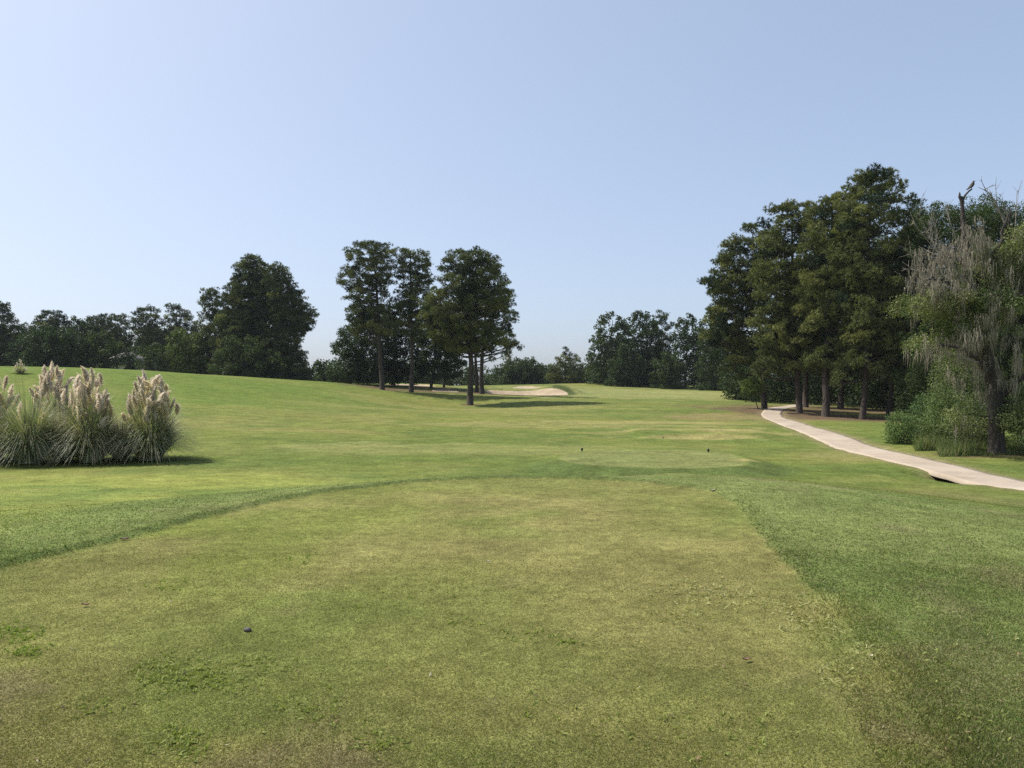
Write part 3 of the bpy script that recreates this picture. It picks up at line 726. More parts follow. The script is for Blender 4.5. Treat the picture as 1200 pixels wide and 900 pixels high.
shrub('shrub', 'dense rounded green shrub at the left end of the undergrowth, next to the path verge', 1056, 32.5,
      [(482,1048,1066),(488,1040,1074),(500,1036,1078),(512,1038,1076),(522,1046,1072)], .06, .28, .3, 1500, [.075,.115,.04], 1.2, 51)
shrub('shrub', 'dark leafy shrub half behind the rounded shrub by the path', 1085, 34,
      [(462,1072,1096),(475,1064,1106),(495,1064,1112),(517,1068,1110)], .065, .32, .36, 1200, [.055,.09,.035], 1.1, 52)
shrub('shrub', 'lighter green sprawling shrub left of the mossy trunk', 1112, 31,
      [(452,1098,1124),(465,1088,1136),(485,1080,1146),(505,1076,1152),(524,1080,1152)], .07, .33, .36, 1800, [.080,.110,.040], 1.0, 53)
shrub('shrub', 'tall loose olive shrub rising behind the sprawling one into the moss', 1120, 33,
      [(402,1104,1134),(420,1094,1150),(445,1088,1158),(480,1086,1160),(516,1090,1160)], .075, .38, .42, 1800, [.085,.105,.042], .9, 57)
shrub('shrub', 'olive shrub directly at the left foot of the mossy trunk', 1140, 29.5,
      [(462,1130,1156),(478,1122,1160),(492,1116,1162),(512,1112,1163),(530,1114,1162)], .06, .28, .32, 1300, [.080,.10,.042], 1.0, 54)
shrub('shrub', 'shady green shrub right of the mossy trunk at the picture edge', 1206, 30,
      [(440,1190,1225),(465,1182,1235),(500,1180,1240),(528,1182,1240)], .065, .34, .38, 1600, [.065,.10,.038], 1.1, 55)
def tall_grass():
    S = Soup(); n = 16000
    px = rng.uniform(1072, 1260, n); d = rng.uniform(27.6, 31.5, n); d = np.where(px < 1100, d + 2, d)
    x = (px - 600) / F * d; z = gz(x, d); cl = vnoise(x, d, .7, 77, 3)
    L = (.18 + .55 * sstep(.4, .75, cl)) * rng.uniform(.5, 1.1, n)
    p = np.c_[x, d, z - .02]; dr = unit(np.c_[rng.normal(size=n) * .35, rng.normal(size=n) * .35, np.ones(n)]); sd = unit(np.cross(dr, rnd_dir(n)))
    tip = p + dr * L[:, None]; w = .012
    col = np.array([.12, .165, .055]) * rng.uniform(.7, 1.3, (n, 1)); col[rng.random(n) < .2] = [.24, .21, .12]
    S.add(np.stack([p - sd * w, p + sd * w, tip], 1), col)
    o = S.build('tall_grass', M_BLADE); tag(o, 'unmown pale green grass along the foot of the undergrowth', 'grass', None, 'stuff')
tall_grass()

# ------------------------------------------------------------------ the mossy tree
def mossy():
    d = 28.0; bx = (1168 - 600) / F * d; bz = hz(bx, d); off = np.array([bx, d, bz])
    root = empty('mossy_tree', off); tag(root, 'grey tree hung with Spanish moss at the right edge, dead snag on top', 'tree')
    B = lambda px, py, dy=0: P(px, py, d) + np.array([0, dy, 0])
    tr = catmull([off + [0, 0, -.15], off + [-.0, 0, .5], B(1166, 480), B(1162, 440), B(1152, 405), B(1143, 375), B(1137, 345), B(1133, 310), B(1131, 285)], 5)
    rad = np.interp(np.linspace(0, 1, len(tr)), [0, .06, .2, .5, .8, 1], [.42, .29, .25, .21, .155, .13])
    TB = Tubes(); TB.add(tr, rad, 14, .05)
    limbs = {  # main living limbs
      'a': [B(1152, 405), B(1175, 370, .3), B(1192, 330, .5), B(1200, 290, .6), B(1206, 262, .8)],
      'b': [B(1143, 375), B(1120, 350, -.4), B(1098, 335, -.7), B(1075, 330, -.9)],
      'c': [B(1162, 440), B(1140, 425, -.4), B(1115, 412, -.8), B(1090, 405, -1.0)],
      'd': [B(1137, 345), B(1150, 310, -.5), B(1162, 280, -.6), B(1170, 255, -.6)],
      'e': [B(1166, 470), B(1190, 440, -.5), B(1215, 420, -.8)],
      'f': [B(1133, 310), B(1112, 290, .4), B(1092, 268, .6)],
      'g': [B(1143, 375), B(1168, 350, -1.2), B(1188, 345, -1.8)]}
    for k, v in limbs.items():
        q = catmull(v, 5); q[1:-1] += rng.normal(size=(len(q) - 2, 3)) * .04
        TB.add(q, np.linspace(.10, .03, len(q)), 7, .05)
    # foliage clumps
    outl = [(252,1142,1200),(262,1132,1232),(285,1122,1236),(310,1122,1240),(335,1118,1240),(352,1050,1240),(362,1050,1240),(372,1100,1240),(395,1095,1240),(402,1062,1240),(412,1066,1240),(425,1096,1240),(445,1086,1240),(470,1090,1240),(492,1104,1238),(506,1120,1238)]
    pts = fill(outl, d, .42, .38, .46, 7200, .62, .22, 61)
    pts += [np.array([*B(x, y, rng.uniform(-1, 0)), r]) for x, y, r in [(1050,352,.22),(1060,358,.3),(1072,352,.28),(1068,402,.25),(1066,408,.2),(1085,405,.25),(1100,345,.3)]]
    S = Soup(); MS = Soup(); sz = .075
    for q in pts:
        c = q[:3]; nl = int(300 * (q[3] / .4) ** 2) + 25; v = rng.uniform(.8, 1.25)
        col = np.array([.165, .185, .075]) * v if rng.random() < .6 else np.array([.10, .135, .05]) * v
        p, dr = clump_pts(c, (q[3], q[3], q[3] * .75), nl, .2); p += rng.normal(size=p.shape) * .07
        leafs(S, p, dr, sz, np.tile(col, (nl, 1)))
        # twig to the nearest trunk point
        if rng.random() < .8:
            allp = np.concatenate([tr] + [np.array(v_) for v_ in limbs.values()]); j = np.argmin(((allp - c) ** 2).sum(1) + (allp[:, 2] > c[2]) * .6)
            t = np.linspace(0, 1, 5)[:, None]; pth = allp[j] * (1 - t) + c * t; pth[1:4] += rng.normal(size=(3, 3)) * .06
            TB.add(pth, .028 * (1.1 - t[:, 0]), 5)
    def moss(p0, L, w, n):
        p = p0 + np.c_[rng.normal(size=(n, 2)) * w, rng.uniform(-.3, .12, n)]
        l = L * (.2 + .95 * rng.random(n) ** 1.6)[:, None]; seg = 4
        cur = p; ww = rng.uniform(.007, .017, (n, 1)); dirv = unit(np.c_[rng.normal(size=n), rng.normal(size=n), np.zeros(n)])
        colr = np.array([.285, .258, .20]) * rng.uniform(.75, 1.2, (n, 1))
        for k in range(seg):
            nxt = cur + np.c_[rng.normal(size=(n, 2)) * .022 + (p0[:2] - cur[:, :2]) * .25 * k / seg, -l[:, 0] / seg]
            w0 = ww * (1 - k / seg); w1 = ww * (1 - (k + 1) / seg)
            MS.add(np.stack([cur - dirv * w0, cur + dirv * w0, nxt + dirv * w1], 1), colr)
            MS.add(np.stack([cur - dirv * w0, nxt + dirv * w1, nxt - dirv * w1], 1), colr)
            cur = nxt
    def hang(x0, x1, y0, y1, n, L0, L1, dy=(-1.4, .8)):
        for _ in range(int(n * .66)): moss(B(rng.uniform(x0, x1), rng.uniform(y0, y1), rng.uniform(*dy)), rng.uniform(L0, L1) * .9, .075, 26)
    hang(1072, 1122, 290, 335, 52, .4, 1.1); hang(1066, 1112, 330, 358, 26, .35, .8, (-1.6, 0)); hang(1112, 1150, 262, 330, 40, .4, 1.1, (-1.3, .1)); hang(1080, 1160, 335, 400, 40, .3, 1.0, (-1.9, -.6))
    hang(1150, 1235, 268, 360, 52, .3, .9, (-1.8, .6)); hang(1120, 1235, 340, 440, 64, .3, .9, (-1.9, .6)); hang(1100, 1165, 395, 455, 24, .3, .8)
    hang(1062, 1078, 392, 412, 7, .4, .75, (-1.2, -.6)); hang(1080, 1110, 398, 415, 10, .3, .7, (-1.2, -.4)); hang(1150, 1230, 420, 470, 36, .4, .9)
    for q in pts:
        if rng.random() < .45: moss(q[:3] + [rng.normal() * .2, -.25, -.1], rng.uniform(.25, .8), .06, 16)
    TB.build('trunk', M_BARK, root, off); S.build('crown', M_LEAF, root, off)
    m = MS.build('hanging_moss', M_MOSS, root, off); tag(m, 'pale grey-brown beards of Spanish moss', kind='stuff')
    # dead snag and fork
    SN = Tubes()
    q = catmull([B(1131, 290), B(1129, 265), B(1128, 245), B(1127, 236), B(1125.5, 230)], 4); r = np.interp(np.linspace(0, 1, len(q)), [0, .5, .8, .9, 1], [.11, .062, .06, .075, .035])
    SN.add(q, r, 10, .08); SN.add([B(1124.5, 232), B(1124.6, 227), B(1124.4, 225)], [.05, .03, .01], 6)
    SN.add(catmull([B(1128, 236), B(1130, 230, -.03), B(1134, 225, -.05), B(1138, 222, -.05)], 3), np.linspace(.040, .024, 10), 8, .05)
    o = SN.build('dead_snag', M_SNAG, root, off); o['label'] = 'dark broken dead top with one forked stub'
    # bare pale twigs: each spray its own branch mesh
    def spray(start, end, n, spread, r0=.022, sag=0., mat=M_DEADWOOD):
        T = Tubes(); main = catmull([start, (start + end) / 2 + [0, 0, sag], end], 6); T.add(main, np.linspace(r0, .005, len(main)), 6)
        dirv = unit(end - start)
        for k in range(n):
            j = rng.integers(2, len(main) - 1); L = rng.uniform(.3, 1) * spread; dd = unit(dirv + rng.normal(size=3) * .5 + [0, 0, .25])
            p = catmull([main[j], main[j] + dd * L * .5 + rng.normal(size=3) * .04, main[j] + dd * L + [0, 0, .1 * L]], 4)
            T.add(p, np.linspace(r0 * .45, .004, len(p)), 5)
            for _ in range(2):
                i2 = rng.integers(2, len(p) - 1); d2 = unit(dd + rng.normal(size=3) * .6); T.add([p[i2], p[i2] + d2 * L * .35, p[i2] + d2 * L * .5 + [0, 0, .03]], [r0 * .3, .004, .003], 4)
        T.build('bare_branch', mat, root, off)
    for s, e in [((1108,335,-.6),(1050,302,-.8)),((1112,330,-.6),(1058,262,-.6)),((1110,325,-.2),(1072,250,-.2)),((1118,330,-.5),(1082,262,-.3)),((1100,345,-1.),(1048,318,-1.)),
                 ((1118,320,-.8),(1096,258,-.8)),((1110,345,-1.2),(1056,335,-1.3)),((1112,330,-.9),(1068,285,-1.1))]:
        spray(B(*s), B(*e), 9, .8)
    spray(B(1105, 352, -1), B(1042, 333, -1.2), 6, .4, .02); spray(B(1130, 425, -.8), B(1064, 408, -1.), 6, .5, .025)
    # arching bare limbs above the crown on the right
    spray(B(1178, 262), B(1146, 219), 7, .7, .035, .32); spray(B(1186, 265), B(1174, 232), 6, .6, .022); spray(B(1190, 265), B(1196, 222, .2), 5, .6, .02); spray(B(1182, 262), B(1158, 238), 5, .5, .02, .15)
    spray(B(1182, 268), B(1184, 244), 4, .35, .045, 0, M_SNAG)
    return B
B_ = mossy()

def bird():
    c = P(1137.5, 222, 28) + np.array([0, -.05, .035]); root = empty('bird', c); tag(root, 'small dark bird perched on the tip of the dead snag', 'bird')
    pth = catmull([(-.17, 0, -.06), (-.09, 0, .0), (-.03, 0, .06), (.03, 0, .12), (.06, 0, .19), (.075, 0, .235), (.10, 0, .255)], 4)
    r = np.interp(np.linspace(0, 1, len(pth)), [0, .2, .4, .6, .72, .84, 1], [.012, .035, .065, .06, .033, .036, .012])
    T = Tubes(); T.add(pth, r, 12); M = mat_plain('dark_feathers', (.03, .027, .028), .6, (.06, .05, .045), .002, 30)
    T.build('body', M, root)
    T = Tubes(); T.add([(.10, 0, .255), (.13, 0, .252), (.155, 0, .246)], [.011, .007, .002], 6); T.build('beak', M_SNAG, root)
    for s in (-1, 1):
        T = Tubes(); T.add(catmull([(.03, .055 * s, .10), (-.04, .06 * s, .05), (-.12, .035 * s, -.02), (-.19, .015 * s, -.06)], 3), [.012, .025, .03, .03, .028, .024, .018, .012, .008, .004], 8); T.build('wing', M, root)
        T = Tubes(); T.add([(.0, .02 * s, .03), (.005, .02 * s, 0), (.0, .02 * s, -.035)], [.008, .006, .006], 6); T.build('leg', M_SNAG, root)
bird()

# ------------------------------------------------------------------ pampas grass
def make_plume(seed):
    r = np.random.default_rng(seed); S = Soup(); L = r.uniform(.42, .74); n = int(760 * L); age = r.uniform(.82, 1.1)
    t = r.uniform(0, 1, n) ** .85; env = np.sin(np.clip(t * 1.02 + .06, 0, 1) * PI) ** .6
    lean = np.array([.16 * r.normal(), .16 * r.normal()])
    ctr = np.c_[lean[0] * t * t, lean[1] * t * t, t * L]
    th = r.uniform(0, 2 * PI, n); out = np.c_[np.cos(th), np.sin(th), np.full(n, 1.5)]; out = unit(out + r.normal(size=(n, 3)) * .25)
    l = (.05 + r.uniform(.09, .16) * env)[:, None] * r.uniform(.6, 1.2, (n, 1))
    side = unit(np.cross(out, r.normal(size=(n, 3)))); w = .009
    tip = ctr + out * l; tip[:, 2] -= l[:, 0] * .1
    col = age * np.array([.82, .76, .64 + .03 * r.normal()]) * r.uniform(.78, 1.12, (n, 1)) * np.where(r.random((n, 1)) < .25, np.array([[.9, .80, .72]]), 1)
    mid = ctr + out * l * .5
    S.add(np.stack([ctr, mid + side * w, tip], 1), col); S.add(np.stack([ctr, tip, mid - side * w], 1), col)
    T = np.concatenate(S.T); K = np.concatenate(S.K)
    # stalk as thin triangles
    base = np.array([0, 0, -1.15]); st = []
    for a in range(3):
        u = np.array([math.cos(a * 2.1), math.sin(a * 2.1), 0]) * .005; v = np.array([math.cos((a + 1) * 2.1), math.sin((a + 1) * 2.1), 0]) * .005
        st.append([base + u, base + v, np.array([0, 0, .12])])
    T = np.concatenate([T, np.array(st)]); K = np.concatenate([K, np.tile([.30, .26, .14], (3, 1))])
    V = T.reshape(-1, 3).astype(np.float32)
    o = mesh_obj('plume', V, np.arange(len(V)).reshape(-1, 3), M_PLUME, None, col=np.repeat(K, 3, 0))
    return o
PL = [make_plume(900 + i) for i in range(9)]
_used = [False] * 9
def pampas(label, px, d, H, R, nplume, lh, seed, green=.6, scale=1., ptop=None, nl=2600):
    r = np.random.default_rng(seed); bx = (px - 600) / F * d; bz = hz(bx, d)
    root = empty('pampas_grass', (bx, d, bz)); tag(root, label, 'pampas grass', 'pampas grass clumps on the left')
    # arching leaves
    S = Soup(); n = nl; th = r.uniform(0, 2 * PI, n); q = r.random(n) ** .5
    L = lh * r.uniform(.65, 1.25, n); out = np.c_[np.cos(th), np.sin(th)]
    root_r = .28 * np.sqrt(r.random(n)) * R
    reach = R * (.15 + 1.2 * q) ; hgt = L * np.sqrt(np.maximum(.10, 1 - (.88 * q) ** 2)); seg = 7
    droop = q * r.uniform(.5, 1.8, n)
    tt = np.linspace(0, 1, seg + 1)
    sidev = np.c_[-np.sin(th), np.cos(th), np.zeros(n)] ; w0 = r.uniform(.007, .013, n)[:, None]
    pp = []
    for t in tt:
        rr = root_r + reach * t ** 1.5; zz = 1.12 * hgt * (1.15 * t - droop * .75 * t ** 3)
        pp.append(np.c_[out[:, 0] * rr, out[:, 1] * rr, np.maximum(zz, .02)])
    gcol = np.array([.21, .24, .135]); dry = np.array([.52, .45, .31]); dn = np.array([.34, .31, .18])
    m = r.random(n); col = np.where((m < green)[:, None], gcol * r.uniform(.7, 1.5, (n, 1)), np.where((m < green + (1 - green) * .55)[:, None], dn * r.uniform(.7, 1.2, (n, 1)), dry * r.uniform(.7, 1.2, (n, 1))))
    for k in range(seg):
        a, b = pp[k], pp[k + 1]; wa = w0 * (1 - tt[k] ** 2 * .9); wb = w0 * (1 - tt[k + 1] ** 2 * .98)
        S.add(np.stack([a - sidev * wa, a + sidev * wa, b + sidev * wb], 1), col); S.add(np.stack([a - sidev * wa, b + sidev * wb, b - sidev * wb], 1), col)
    S.build('leaf_blades', M_PAMPAS, root)
    for k in range(nplume):
        a = r.uniform(0, 2 * PI); u = math.sqrt((k + .5) / nplume); lean = u * R * .6 * r.uniform(.7, 1.2)
        h = H * (1 - .30 * u * u) * (1.02 - .30 * r.random() ** 1.5)
        i = int(r.integers(9))
        if not _used[i]: o = PL[i]; _used[i] = True
        else: o = PL[i].copy(); C.objects.link(o)
        o.parent = root; s = r.uniform(.7, 1.05) * scale
        o.location = (math.cos(a) * lean, math.sin(a) * lean, h - .62 * s)
        o.rotation_euler = (-math.sin(a) * .32 * u + r.normal() * .06, math.cos(a) * .32 * u + .03 + r.normal() * .06, r.uniform(0, 6.3)); o.scale = (s * r.uniform(.8, 1.2),) * 2 + (s,)
pampas('pampas clump cut by the left edge of the picture, plumes leaning in', -14, 25.0, 2.95, 1.25, 44, 1.95, 71, .5)
pampas('greenest pampas clump in front, second from the left edge, nearly without plumes', 34, 24.2, 2.2, 1.15, 5, 1.95, 72, .75)
pampas('pampas clump standing behind between two others, crowded upright plumes', 62, 27.2, 3.1, 1.1, 52, 1.85, 73, .45)
pampas('pampas clump with tall pale plumes, next large one left of the rightmost clump', 106, 24.6, 3.0, 1.15, 50, 2.0, 74, .6)
pampas('rightmost pampas clump, full fountain of leaves and pinkish plumes', 176, 25.0, 2.85, 1.2, 60, 1.95, 75, .62)
pampas('small distant pampas clump on the hilltop beyond the others', 24, 63, 1.2, .7, 5, .7, 76, .4, .65, nl=500)
pampas('low tan dried pampas clump between the green one and its right neighbour', 74, 25.0, 1.5, .95, 0, 1.35, 77, .1, nl=1500)
pampas('low tan dried pampas clump left of the rightmost clump', 142, 25.6, 1.4, .9, 3, 1.3, 78, .15, nl=1300)
for i in range(9):
    if not _used[i]: bpy.data.objects.remove(PL[i])

# ------------------------------------------------------------------ tee markers
def marker(px, py, label, first=[None]):
    z = -.62; x, y = tee2pt(px, py, z); z = hz(x, y)
    if first[0] is None:
        r = empty('tee_marker', (x, y, z)); M = mat_plain('dark_green_paint', (.02, .035, .022), .4, (.03, .045, .03), 0, 10)
        T = Tubes(); T.add([(0, 0, -.03), (0, 0, .02), (0, 0, .05)], [.006, .012, .012], 8); T.build('stake', M_SNAG, r)
        T = Tubes(); a = np.linspace(0, PI, 9); T.add(np.c_[a * 0, a * 0, .095 - .055 * np.cos(a)], np.maximum(.042 * np.sin(a), .004), 14); T.build('head', M, r)
        first[0] = r
    else:
        r = copy_tree(first[0]); r.location = (x, y, z)
    tag(r, label, 'tee marker', 'markers on the forward tee')
marker(682, 528, 'small dark tee marker at the left end of the forward tee')
marker(830, 529, 'small dark tee marker at the right end of the forward tee')
def stub():
    x, y = tee2pt(777, 513, -.95); r = empty('yardage_stake', (x, y, hz(x, y))); tag(r, 'tiny dark stub standing behind the forward tee', 'stake')
    T = Tubes(); T.add([(0, 0, -.05), (0, 0, .06), (0, 0, .09), (0, 0, .10)], [.02, .02, .018, .004], 8); T.build('post', M_SNAG, r)
    T = Tubes(); T.add([(0, 0, .07), (0, 0, .085)], [.024, .024], 8); T.build('collar', M_BARK, r)
stub()

# ------------------------------------------------------------------ house far left
def house():
    p = P(150, 0, 148); x0, y0 = p[0], 148.0; z0 = hz(x0, y0); root = empty('house', (x0, y0, z0)); tag(root, 'pale grey-roofed house mostly hidden behind the left hilltop trees', 'house')
    W_, D_, H_, RH = 4.2, 4, 3.3, 2.5
    V = [(-W_, -D_, -1), (W_, -D_, -1), (W_, D_, -1), (-W_, D_, -1), (-W_, -D_, H_), (W_, -D_, H_), (W_, D_, H_), (-W_, D_, H_)]
    mesh_obj('wall', V, np.array([[0, 1, 5, 4], [1, 2, 6, 5], [2, 3, 7, 6], [3, 0, 4, 7]]), mat_plain('render', (.5, .46, .4), .9, (.45, .41, .36), 0, 2), root)
    E = .5; V = [(-W_ - E, -D_ - E, H_), (W_ + E, -D_ - E, H_), (W_ + E, D_ + E, H_), (-W_ - E, D_ + E, H_), (-W_ + 3.4, 0, H_ + RH), (W_ - 3.4, 0, H_ + RH)]
    mesh_obj('roof', V, [np.array([[0, 1, 5, 4], [2, 3, 4, 5], [3, 2, 1, 0]]), np.array([[1, 2, 5], [3, 0, 4]])], mat_plain('shingles', (.13, .12, .11), .9, (.10, .095, .09), .01, 3), root)
    for x in (-4, -1.3, 3.6):
        def bx(name, a, b, y1, y2, z1, z2, m, par):
            v = [(a, y1, z1), (b, y1, z1), (b, y2, z1), (a, y2, z1), (a, y1, z2), (b, y1, z2), (b, y2, z2), (a, y2, z2)]
            return mesh_obj(name, v, np.array([[0, 1, 5, 4], [1, 2, 6, 5], [2, 3, 7, 6], [3, 0, 4, 7], [4, 5, 6, 7], [3, 2, 1, 0]]), m, par)
        w = bx('window', x - .6, x + .6, -D_ - .06, -D_ - .003, 1, 2.5, M_SANDW, root); bx('pane', x - .48, x + .48, -D_ - .075, -D_ - .063, 1.12, 2.38, mat_plain('dark_glass', (.03, .04, .05), .1), w)
house()

# ------------------------------------------------------------------ turf blades near the camera
def blades():
    n = 780000
    # uniform over the picture: nearer ground gets more blades
    v = rng.uniform(30, 520, n); v[: n // 3] = rng.uniform(200, 520, n // 3); v = v[rng.random(n) < sstep(25, 110, v)]; n = len(v)
    d = 1.6 * F / v; px = rng.uniform(-160, 1360, n); x = (px - 600) / F * d
    sd = sdist(x, d, TEE); tee = sd < -.0
    tee &= ~((d < 6) & (sd > -.3) & (rng.random(n) < .3))
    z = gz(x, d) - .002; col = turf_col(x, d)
    pd = path_dist(x, d); keep = pd > .85
    g = np.maximum(1, d / 5)
    cl = vnoise(x, d, .35, 201, 3)
    L = np.where(tee, rng.uniform(.005, .015, n), rng.uniform(.008, .022, n) * (.6 + .8 * cl)) * np.clip(g, 1, 2.4) ** .35 * (1 - .6 * sstep(6, 15, d))
    L = np.where((~tee) & (sd < .25), L * 1.35, L)
    w = np.where(tee, .0022, .0032) * g
    p = np.c_[x, d, z]
    lean = np.where(tee, 1.15, .95)[:, None]
    dr = unit(np.c_[rng.normal(size=(n, 2)) * lean, np.ones(n) * .9]); s = unit(np.cross(dr, np.c_[rng.normal(size=(n, 2)), rng.normal(size=n) * .3]))
    T = np.stack([p - s * w[:, None], p + s * w[:, None], p + dr * L[:, None] + [0, 0, .001]], 1)
    k = 1.08 + (rng.uniform(.72, 1.5, (n, 1)) - 1.08) / (1 + (d[:, None] / 14) ** 2) ; c = col * k
    r = rng.random(n); straw = (r < np.where(tee, .17, .07)); c[straw] = np.array([.36, .31, .185]) * rng.uniform(.6, 1.15, (straw.sum(), 1))
    br = (r > .97); c[br] = np.array([.12, .075, .045])
    gr = (r > .88) & (r < .95); c[gr] = c[gr] * np.array([.65, 1.0, .6])
    T = T[keep]; c = c[keep]
    S = Soup(); S.add(T, c)
    o = S.build('grass', M_BLADE); tag(o, 'short mown grass blades of the tee and its surround', 'grass', None, 'stuff')
blades()

def weeds():
    S = Soup()
    spots = [(815,692,40,8,90,0),(845,700,25,6,40,0),(905,708,30,7,80,0),(800,722,22,10,40,0),(930,735,22,8,35,0),(950,715,20,8,25,0),(985,792,16,7,26,0),(975,738,12,4,14,0),
             (195,790,30,12,150,1),(245,795,30,10,160,1),(215,800,25,8,80,1),(20,745,22,7,80,2),(35,765,14,4,50,2),(12,738,10,4,30,2),(205,865,12,10,50,1),(225,875,14,12,60,1),(345,655,20,5,20,2),(190,690,16,4,20,2),
             (540,728,14,5,24,1),(625,745,20,6,30,1),(900,640,60,18,30,1),(1150,750,30,10,16,0),(1090,780,30,14,20,1),(1010,765,8,4,10,0),(360,830,40,14,50,1),(670,755,8,4,16,2),(300,775,20,8,30,1),(100,830,20,8,30,1),
             (460,690,60,16,40,1),(60,620,60,8,30,2),(700,850,80,20,40,1),(850,860,60,20,40,1),(450,870,20,8,40,1),(1120,860,30,14,40,1)]
    for px, py, sx, sy, n, kind in spots:
        for _ in range(int(n * .6)):
            x, y = tee2pt(px + rng.normal() * sx * .9, py + rng.normal() * sy * .9, 0); z = hz(x, y) 
            k = rng.integers(3, 6)
            for _j in range(k):
                L = rng.uniform(.018, .05) * (1.25 if kind == 0 else .9); w = rng.uniform(.0025, .0045)
                dr = unit(np.array([rng.normal(), rng.normal(), .55])); s = unit(np.cross(dr, [rng.normal(), rng.normal(), .5])); p = np.array([x, y, z])
                mid = p + dr * L * .55 + [0, 0, .004]; tip = p + dr * L + [0, 0, -.004]
                col = {0: np.array([.37, .365, .16]), 1: np.array([.25, .285, .085]), 2: np.array([.21, .27, .06])}[kind] * rng.uniform(.75, 1.2)
                S.add(np.array([[p - s * w * .6, p + s * w * .6, mid + s * w], [p - s * w * .6, mid + s * w, mid - s * w], [mid - s * w, mid + s * w, tip]]), np.tile(col, (3, 1)))
    o = S.build('weeds', M_BLADE); tag(o, 'pale coarse weed tufts scattered through the tee turf', 'weeds', None, 'stuff')
weeds()

def litter():
    S = Soup(); n = 120
    px = rng.uniform(-50, 1250, n); py = rng.uniform(575, 900, n)
    for a, b in zip(px, py):
        x, y = tee2pt(a, b, 0); z = hz(x, y) + .012; s = rng.uniform(.006, .017); dr = unit(np.array([rng.normal(), rng.normal(), .2])); u = unit(np.cross(dr, [0, 0, 1])) ; p = np.array([x, y, z])
        c = [np.array([.38, .34, .24]), np.array([.27, .18, .11]), np.array([.07, .05, .035])][rng.integers(3)]
        S.add(np.array([[p - dr * s, p + u * s * .45, p + dr * s + [0, 0, .004]], [p - dr * s, p + dr * s + [0, 0, .004], p - u * s * .45]]), np.tile(c, (2, 1)))
    o = S.build('leaf_litter', M_BLADE); tag(o, 'scraps of dead leaf and clippings on the turf', 'leaf litter', None, 'stuff')
litter()

def lump(name, label, cat, px, py, s, mat, group=None):
    import bmesh
    x, y = tee2pt(px, py, 0); z = hz(x, y); bm = bmesh.new(); bmesh.ops.create_icosphere(bm, subdivisions=3, radius=1)
    r = random.Random(int(px))
    for v in bm.verts:
        n = vnoise(np.array([v.co.x * 2 + v.co.z]), np.array([v.co.y * 2 - v.co.z]), 1.1, int(px), 3)[0]
        v.co *= .7 + .6 * n
    for f in bm.faces: f.smooth = True
    for v in bm.verts: v.co.x *= s * 1.2; v.co.y *= s * .9; v.co.z *= s * .75
    me = bpy.data.meshes.new(name); bm.to_mesh(me); bm.free(); me.materials.append(mat)
    o = bpy.data.objects.new(name, me); C.objects.link(o); o.location = (x, y, z + s * .55); tag(o, label, cat, group)
lump('dirt_clod', 'dark little dirt clod lying alone on the tee left of centre', 'dirt clod', 290, 739, .021, mat_plain('dark_soil', (.035, .03, .027), .7, (.16, .14, .12), .004, 30))
def dead_leaf(label, px, py, s, col, rz):
    x, y = tee2pt(px, py, 0); z = hz(x, y) + .018; nx_, ny_ = 9, 5; V = []; 
    for i in range(nx_):
        t = i / (nx_ - 1) * 2 - 1; w = .42 * (1 - t * t) ** .7 + .01
        for j in range(ny_):
            u = j / (ny_ - 1) * 2 - 1; V.append((t * s, u * w * s, s * (.28 * u * u + .18 * t * t - .1)))
    V = np.array(V); c, sn = math.cos(rz), math.sin(rz); V = V @ np.array([[c, sn, 0], [-sn, c, 0], [0, 0, 1]])
    Vb = V.copy(); Vb[:, 2] -= .0012; n = len(V); ii = np.arange(n).reshape(nx_, ny_)
    f = np.stack([ii[:-1, :-1], ii[1:, :-1], ii[1:, 1:], ii[:-1, 1:]], -1).reshape(-1, 4)
    o = mesh_obj('dead_leaf', np.r_[V, Vb], [f, f[:, ::-1] + n], mat_plain('dry_leaf', col, .7, tuple(k * .7 for k in col), .001, 60), loc=(x, y, z)); tag(o, label, 'leaf', 'curled dead leaves on the turf')
dead_leaf('curled pinkish-brown dead leaf at the left rim of the tee', 146, 634, .045, (.36, .25, .2), .5)
dead_leaf('pale curled dead leaf near the far right corner of the tee', 835, 577, .05, (.62, .56, .42), .1)
dead_leaf('whitish scrap of leaf in the middle of the tee', 572, 660, .02, (.6, .56, .48), .2)
dead_leaf('reddish dead leaf half buried right of the tee middle', 875, 775, .028, (.30, .2, .13), .4)
dead_leaf('brown dead leaf on the left foreground turf', 100, 711, .03, (.34, .2, .14), .1)
dead_leaf('pale dead leaf on the darker grass at the lower right', 1021, 772, .02, (.55, .5, .33), 1.)

# ------------------------------------------------------------------ haze
def haze():
    zb = -4.0; zt = 28; s = 712
    v = [(-s, -s, zb), (s, -s, zb), (s, s, zb), (-s, s, zb), (-s, -s, zt), (s, -s, zt), (s, s, zt), (-s, s, zt)]
    m, nt, out = new_mat('haze'); pv = N(nt, 'ShaderNodeVolumePrincipled'); pv.inputs['Color'].default_value = (.86, .92, 1, 1)
    pv.inputs['Density'].default_value = .00013; pv.inputs['Anisotropy'].default_value = 0
    nt.links.new(pv.outputs['Volume'], out.inputs['Volume'])
    o = mesh_obj('haze', v, np.array([[0, 1, 5, 4], [1, 2, 6, 5], [2, 3, 7, 6], [3, 0, 4, 7], [4, 5, 6, 7], [3, 2, 1, 0]]), m); tag(o, kind='stuff')
haze()

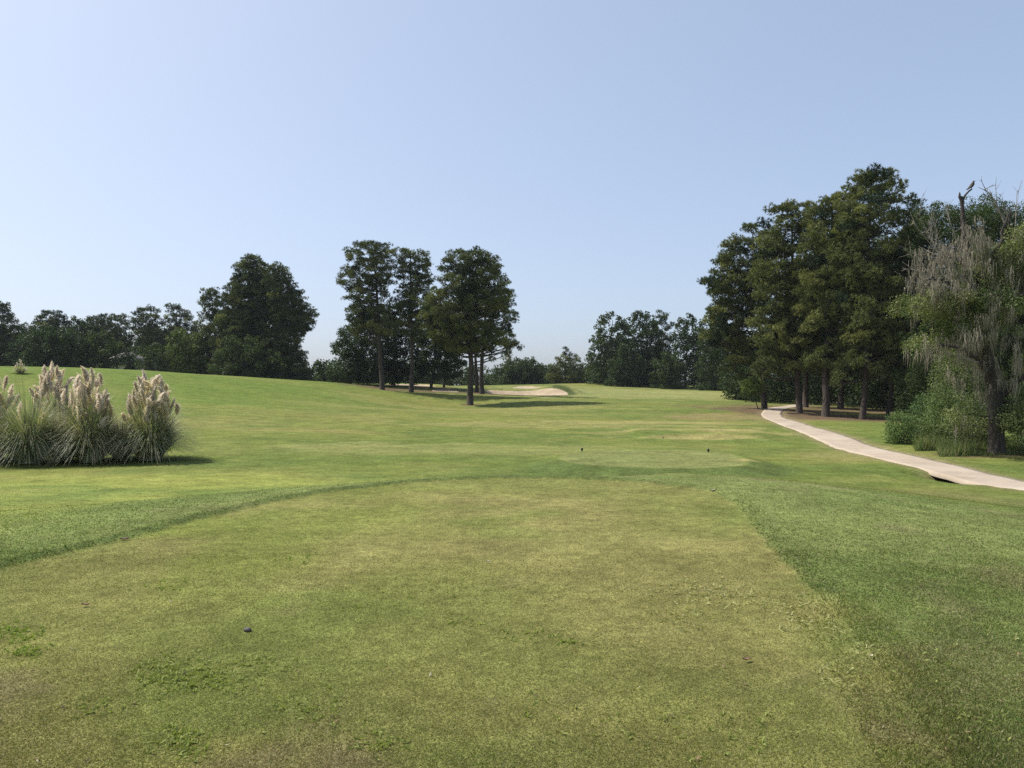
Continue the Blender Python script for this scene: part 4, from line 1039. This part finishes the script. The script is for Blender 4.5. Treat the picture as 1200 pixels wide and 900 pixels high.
# ------------------------------------------------------------------ light, sky, camera
elev = math.radians(52); azx, azy = math.sin(math.radians(-68)), math.cos(math.radians(-68))
sun = bpy.data.lights.new('sun', 'SUN'); sun.energy = 3.2; sun.angle = math.radians(.6); sun.color = (1, .95, .86)
so = bpy.data.objects.new('sun', sun); C.objects.link(so)
sv = Vector((azx * math.cos(elev), azy * math.cos(elev), math.sin(elev)))
so.rotation_euler = sv.to_track_quat('Z', 'Y').to_euler(); so.location = (0, 0, 60)
w = bpy.data.worlds.new('World'); bpy.context.scene.world = w; w.use_nodes = True
nt = w.node_tree; nt.nodes.clear()
sky = nt.nodes.new('ShaderNodeTexSky'); sky.sky_type = 'NISHITA'; sky.sun_disc = False
sky.sun_elevation = elev; sky.sun_rotation = math.atan2(azx, azy)
sky.air_density = .7; sky.dust_density = 2.5; sky.ozone_density = 3.0; sky.altitude = 0
bg = nt.nodes.new('ShaderNodeBackground'); bg.inputs['Strength'].default_value = .15
gm = nt.nodes.new('ShaderNodeGamma'); gm.inputs[1].default_value = .485; tn = nt.nodes.new('ShaderNodeMix'); tn.data_type = 'RGBA'; tn.blend_type = 'MULTIPLY'; tn.inputs['Factor'].default_value = 1; tn.inputs['B'].default_value = (1.24, 1.32, 1.43, 1)
nt.links.new(sky.outputs[0], gm.inputs[0]); nt.links.new(gm.outputs[0], tn.inputs['A'])
wo = nt.nodes.new('ShaderNodeOutputWorld'); nt.links.new(tn.outputs['Result'], bg.inputs[0]); nt.links.new(bg.outputs[0], wo.inputs[0])

cam = bpy.data.cameras.new('camera'); co = bpy.data.objects.new('camera', cam); C.objects.link(co)
co.location = (0, 0, EYE); co.rotation_euler = (math.radians(90), 0, 0)
cam.sensor_width = 36; cam.lens = 36 * F / 1200; cam.clip_end = 5000; cam.clip_start = .05
sc = bpy.context.scene; sc.camera = co
sc.view_settings.view_transform = 'Standard'; sc.view_settings.look = 'None'; sc.view_settings.exposure = 1.0; sc.view_settings.gamma = 1
sc.render.engine = 'CYCLES'
sc.cycles.max_bounces = 6; sc.cycles.diffuse_bounces = 3; sc.cycles.glossy_bounces = 2; sc.cycles.transmission_bounces = 4; sc.cycles.volume_bounces = 0
sc.cycles.use_denoising = False
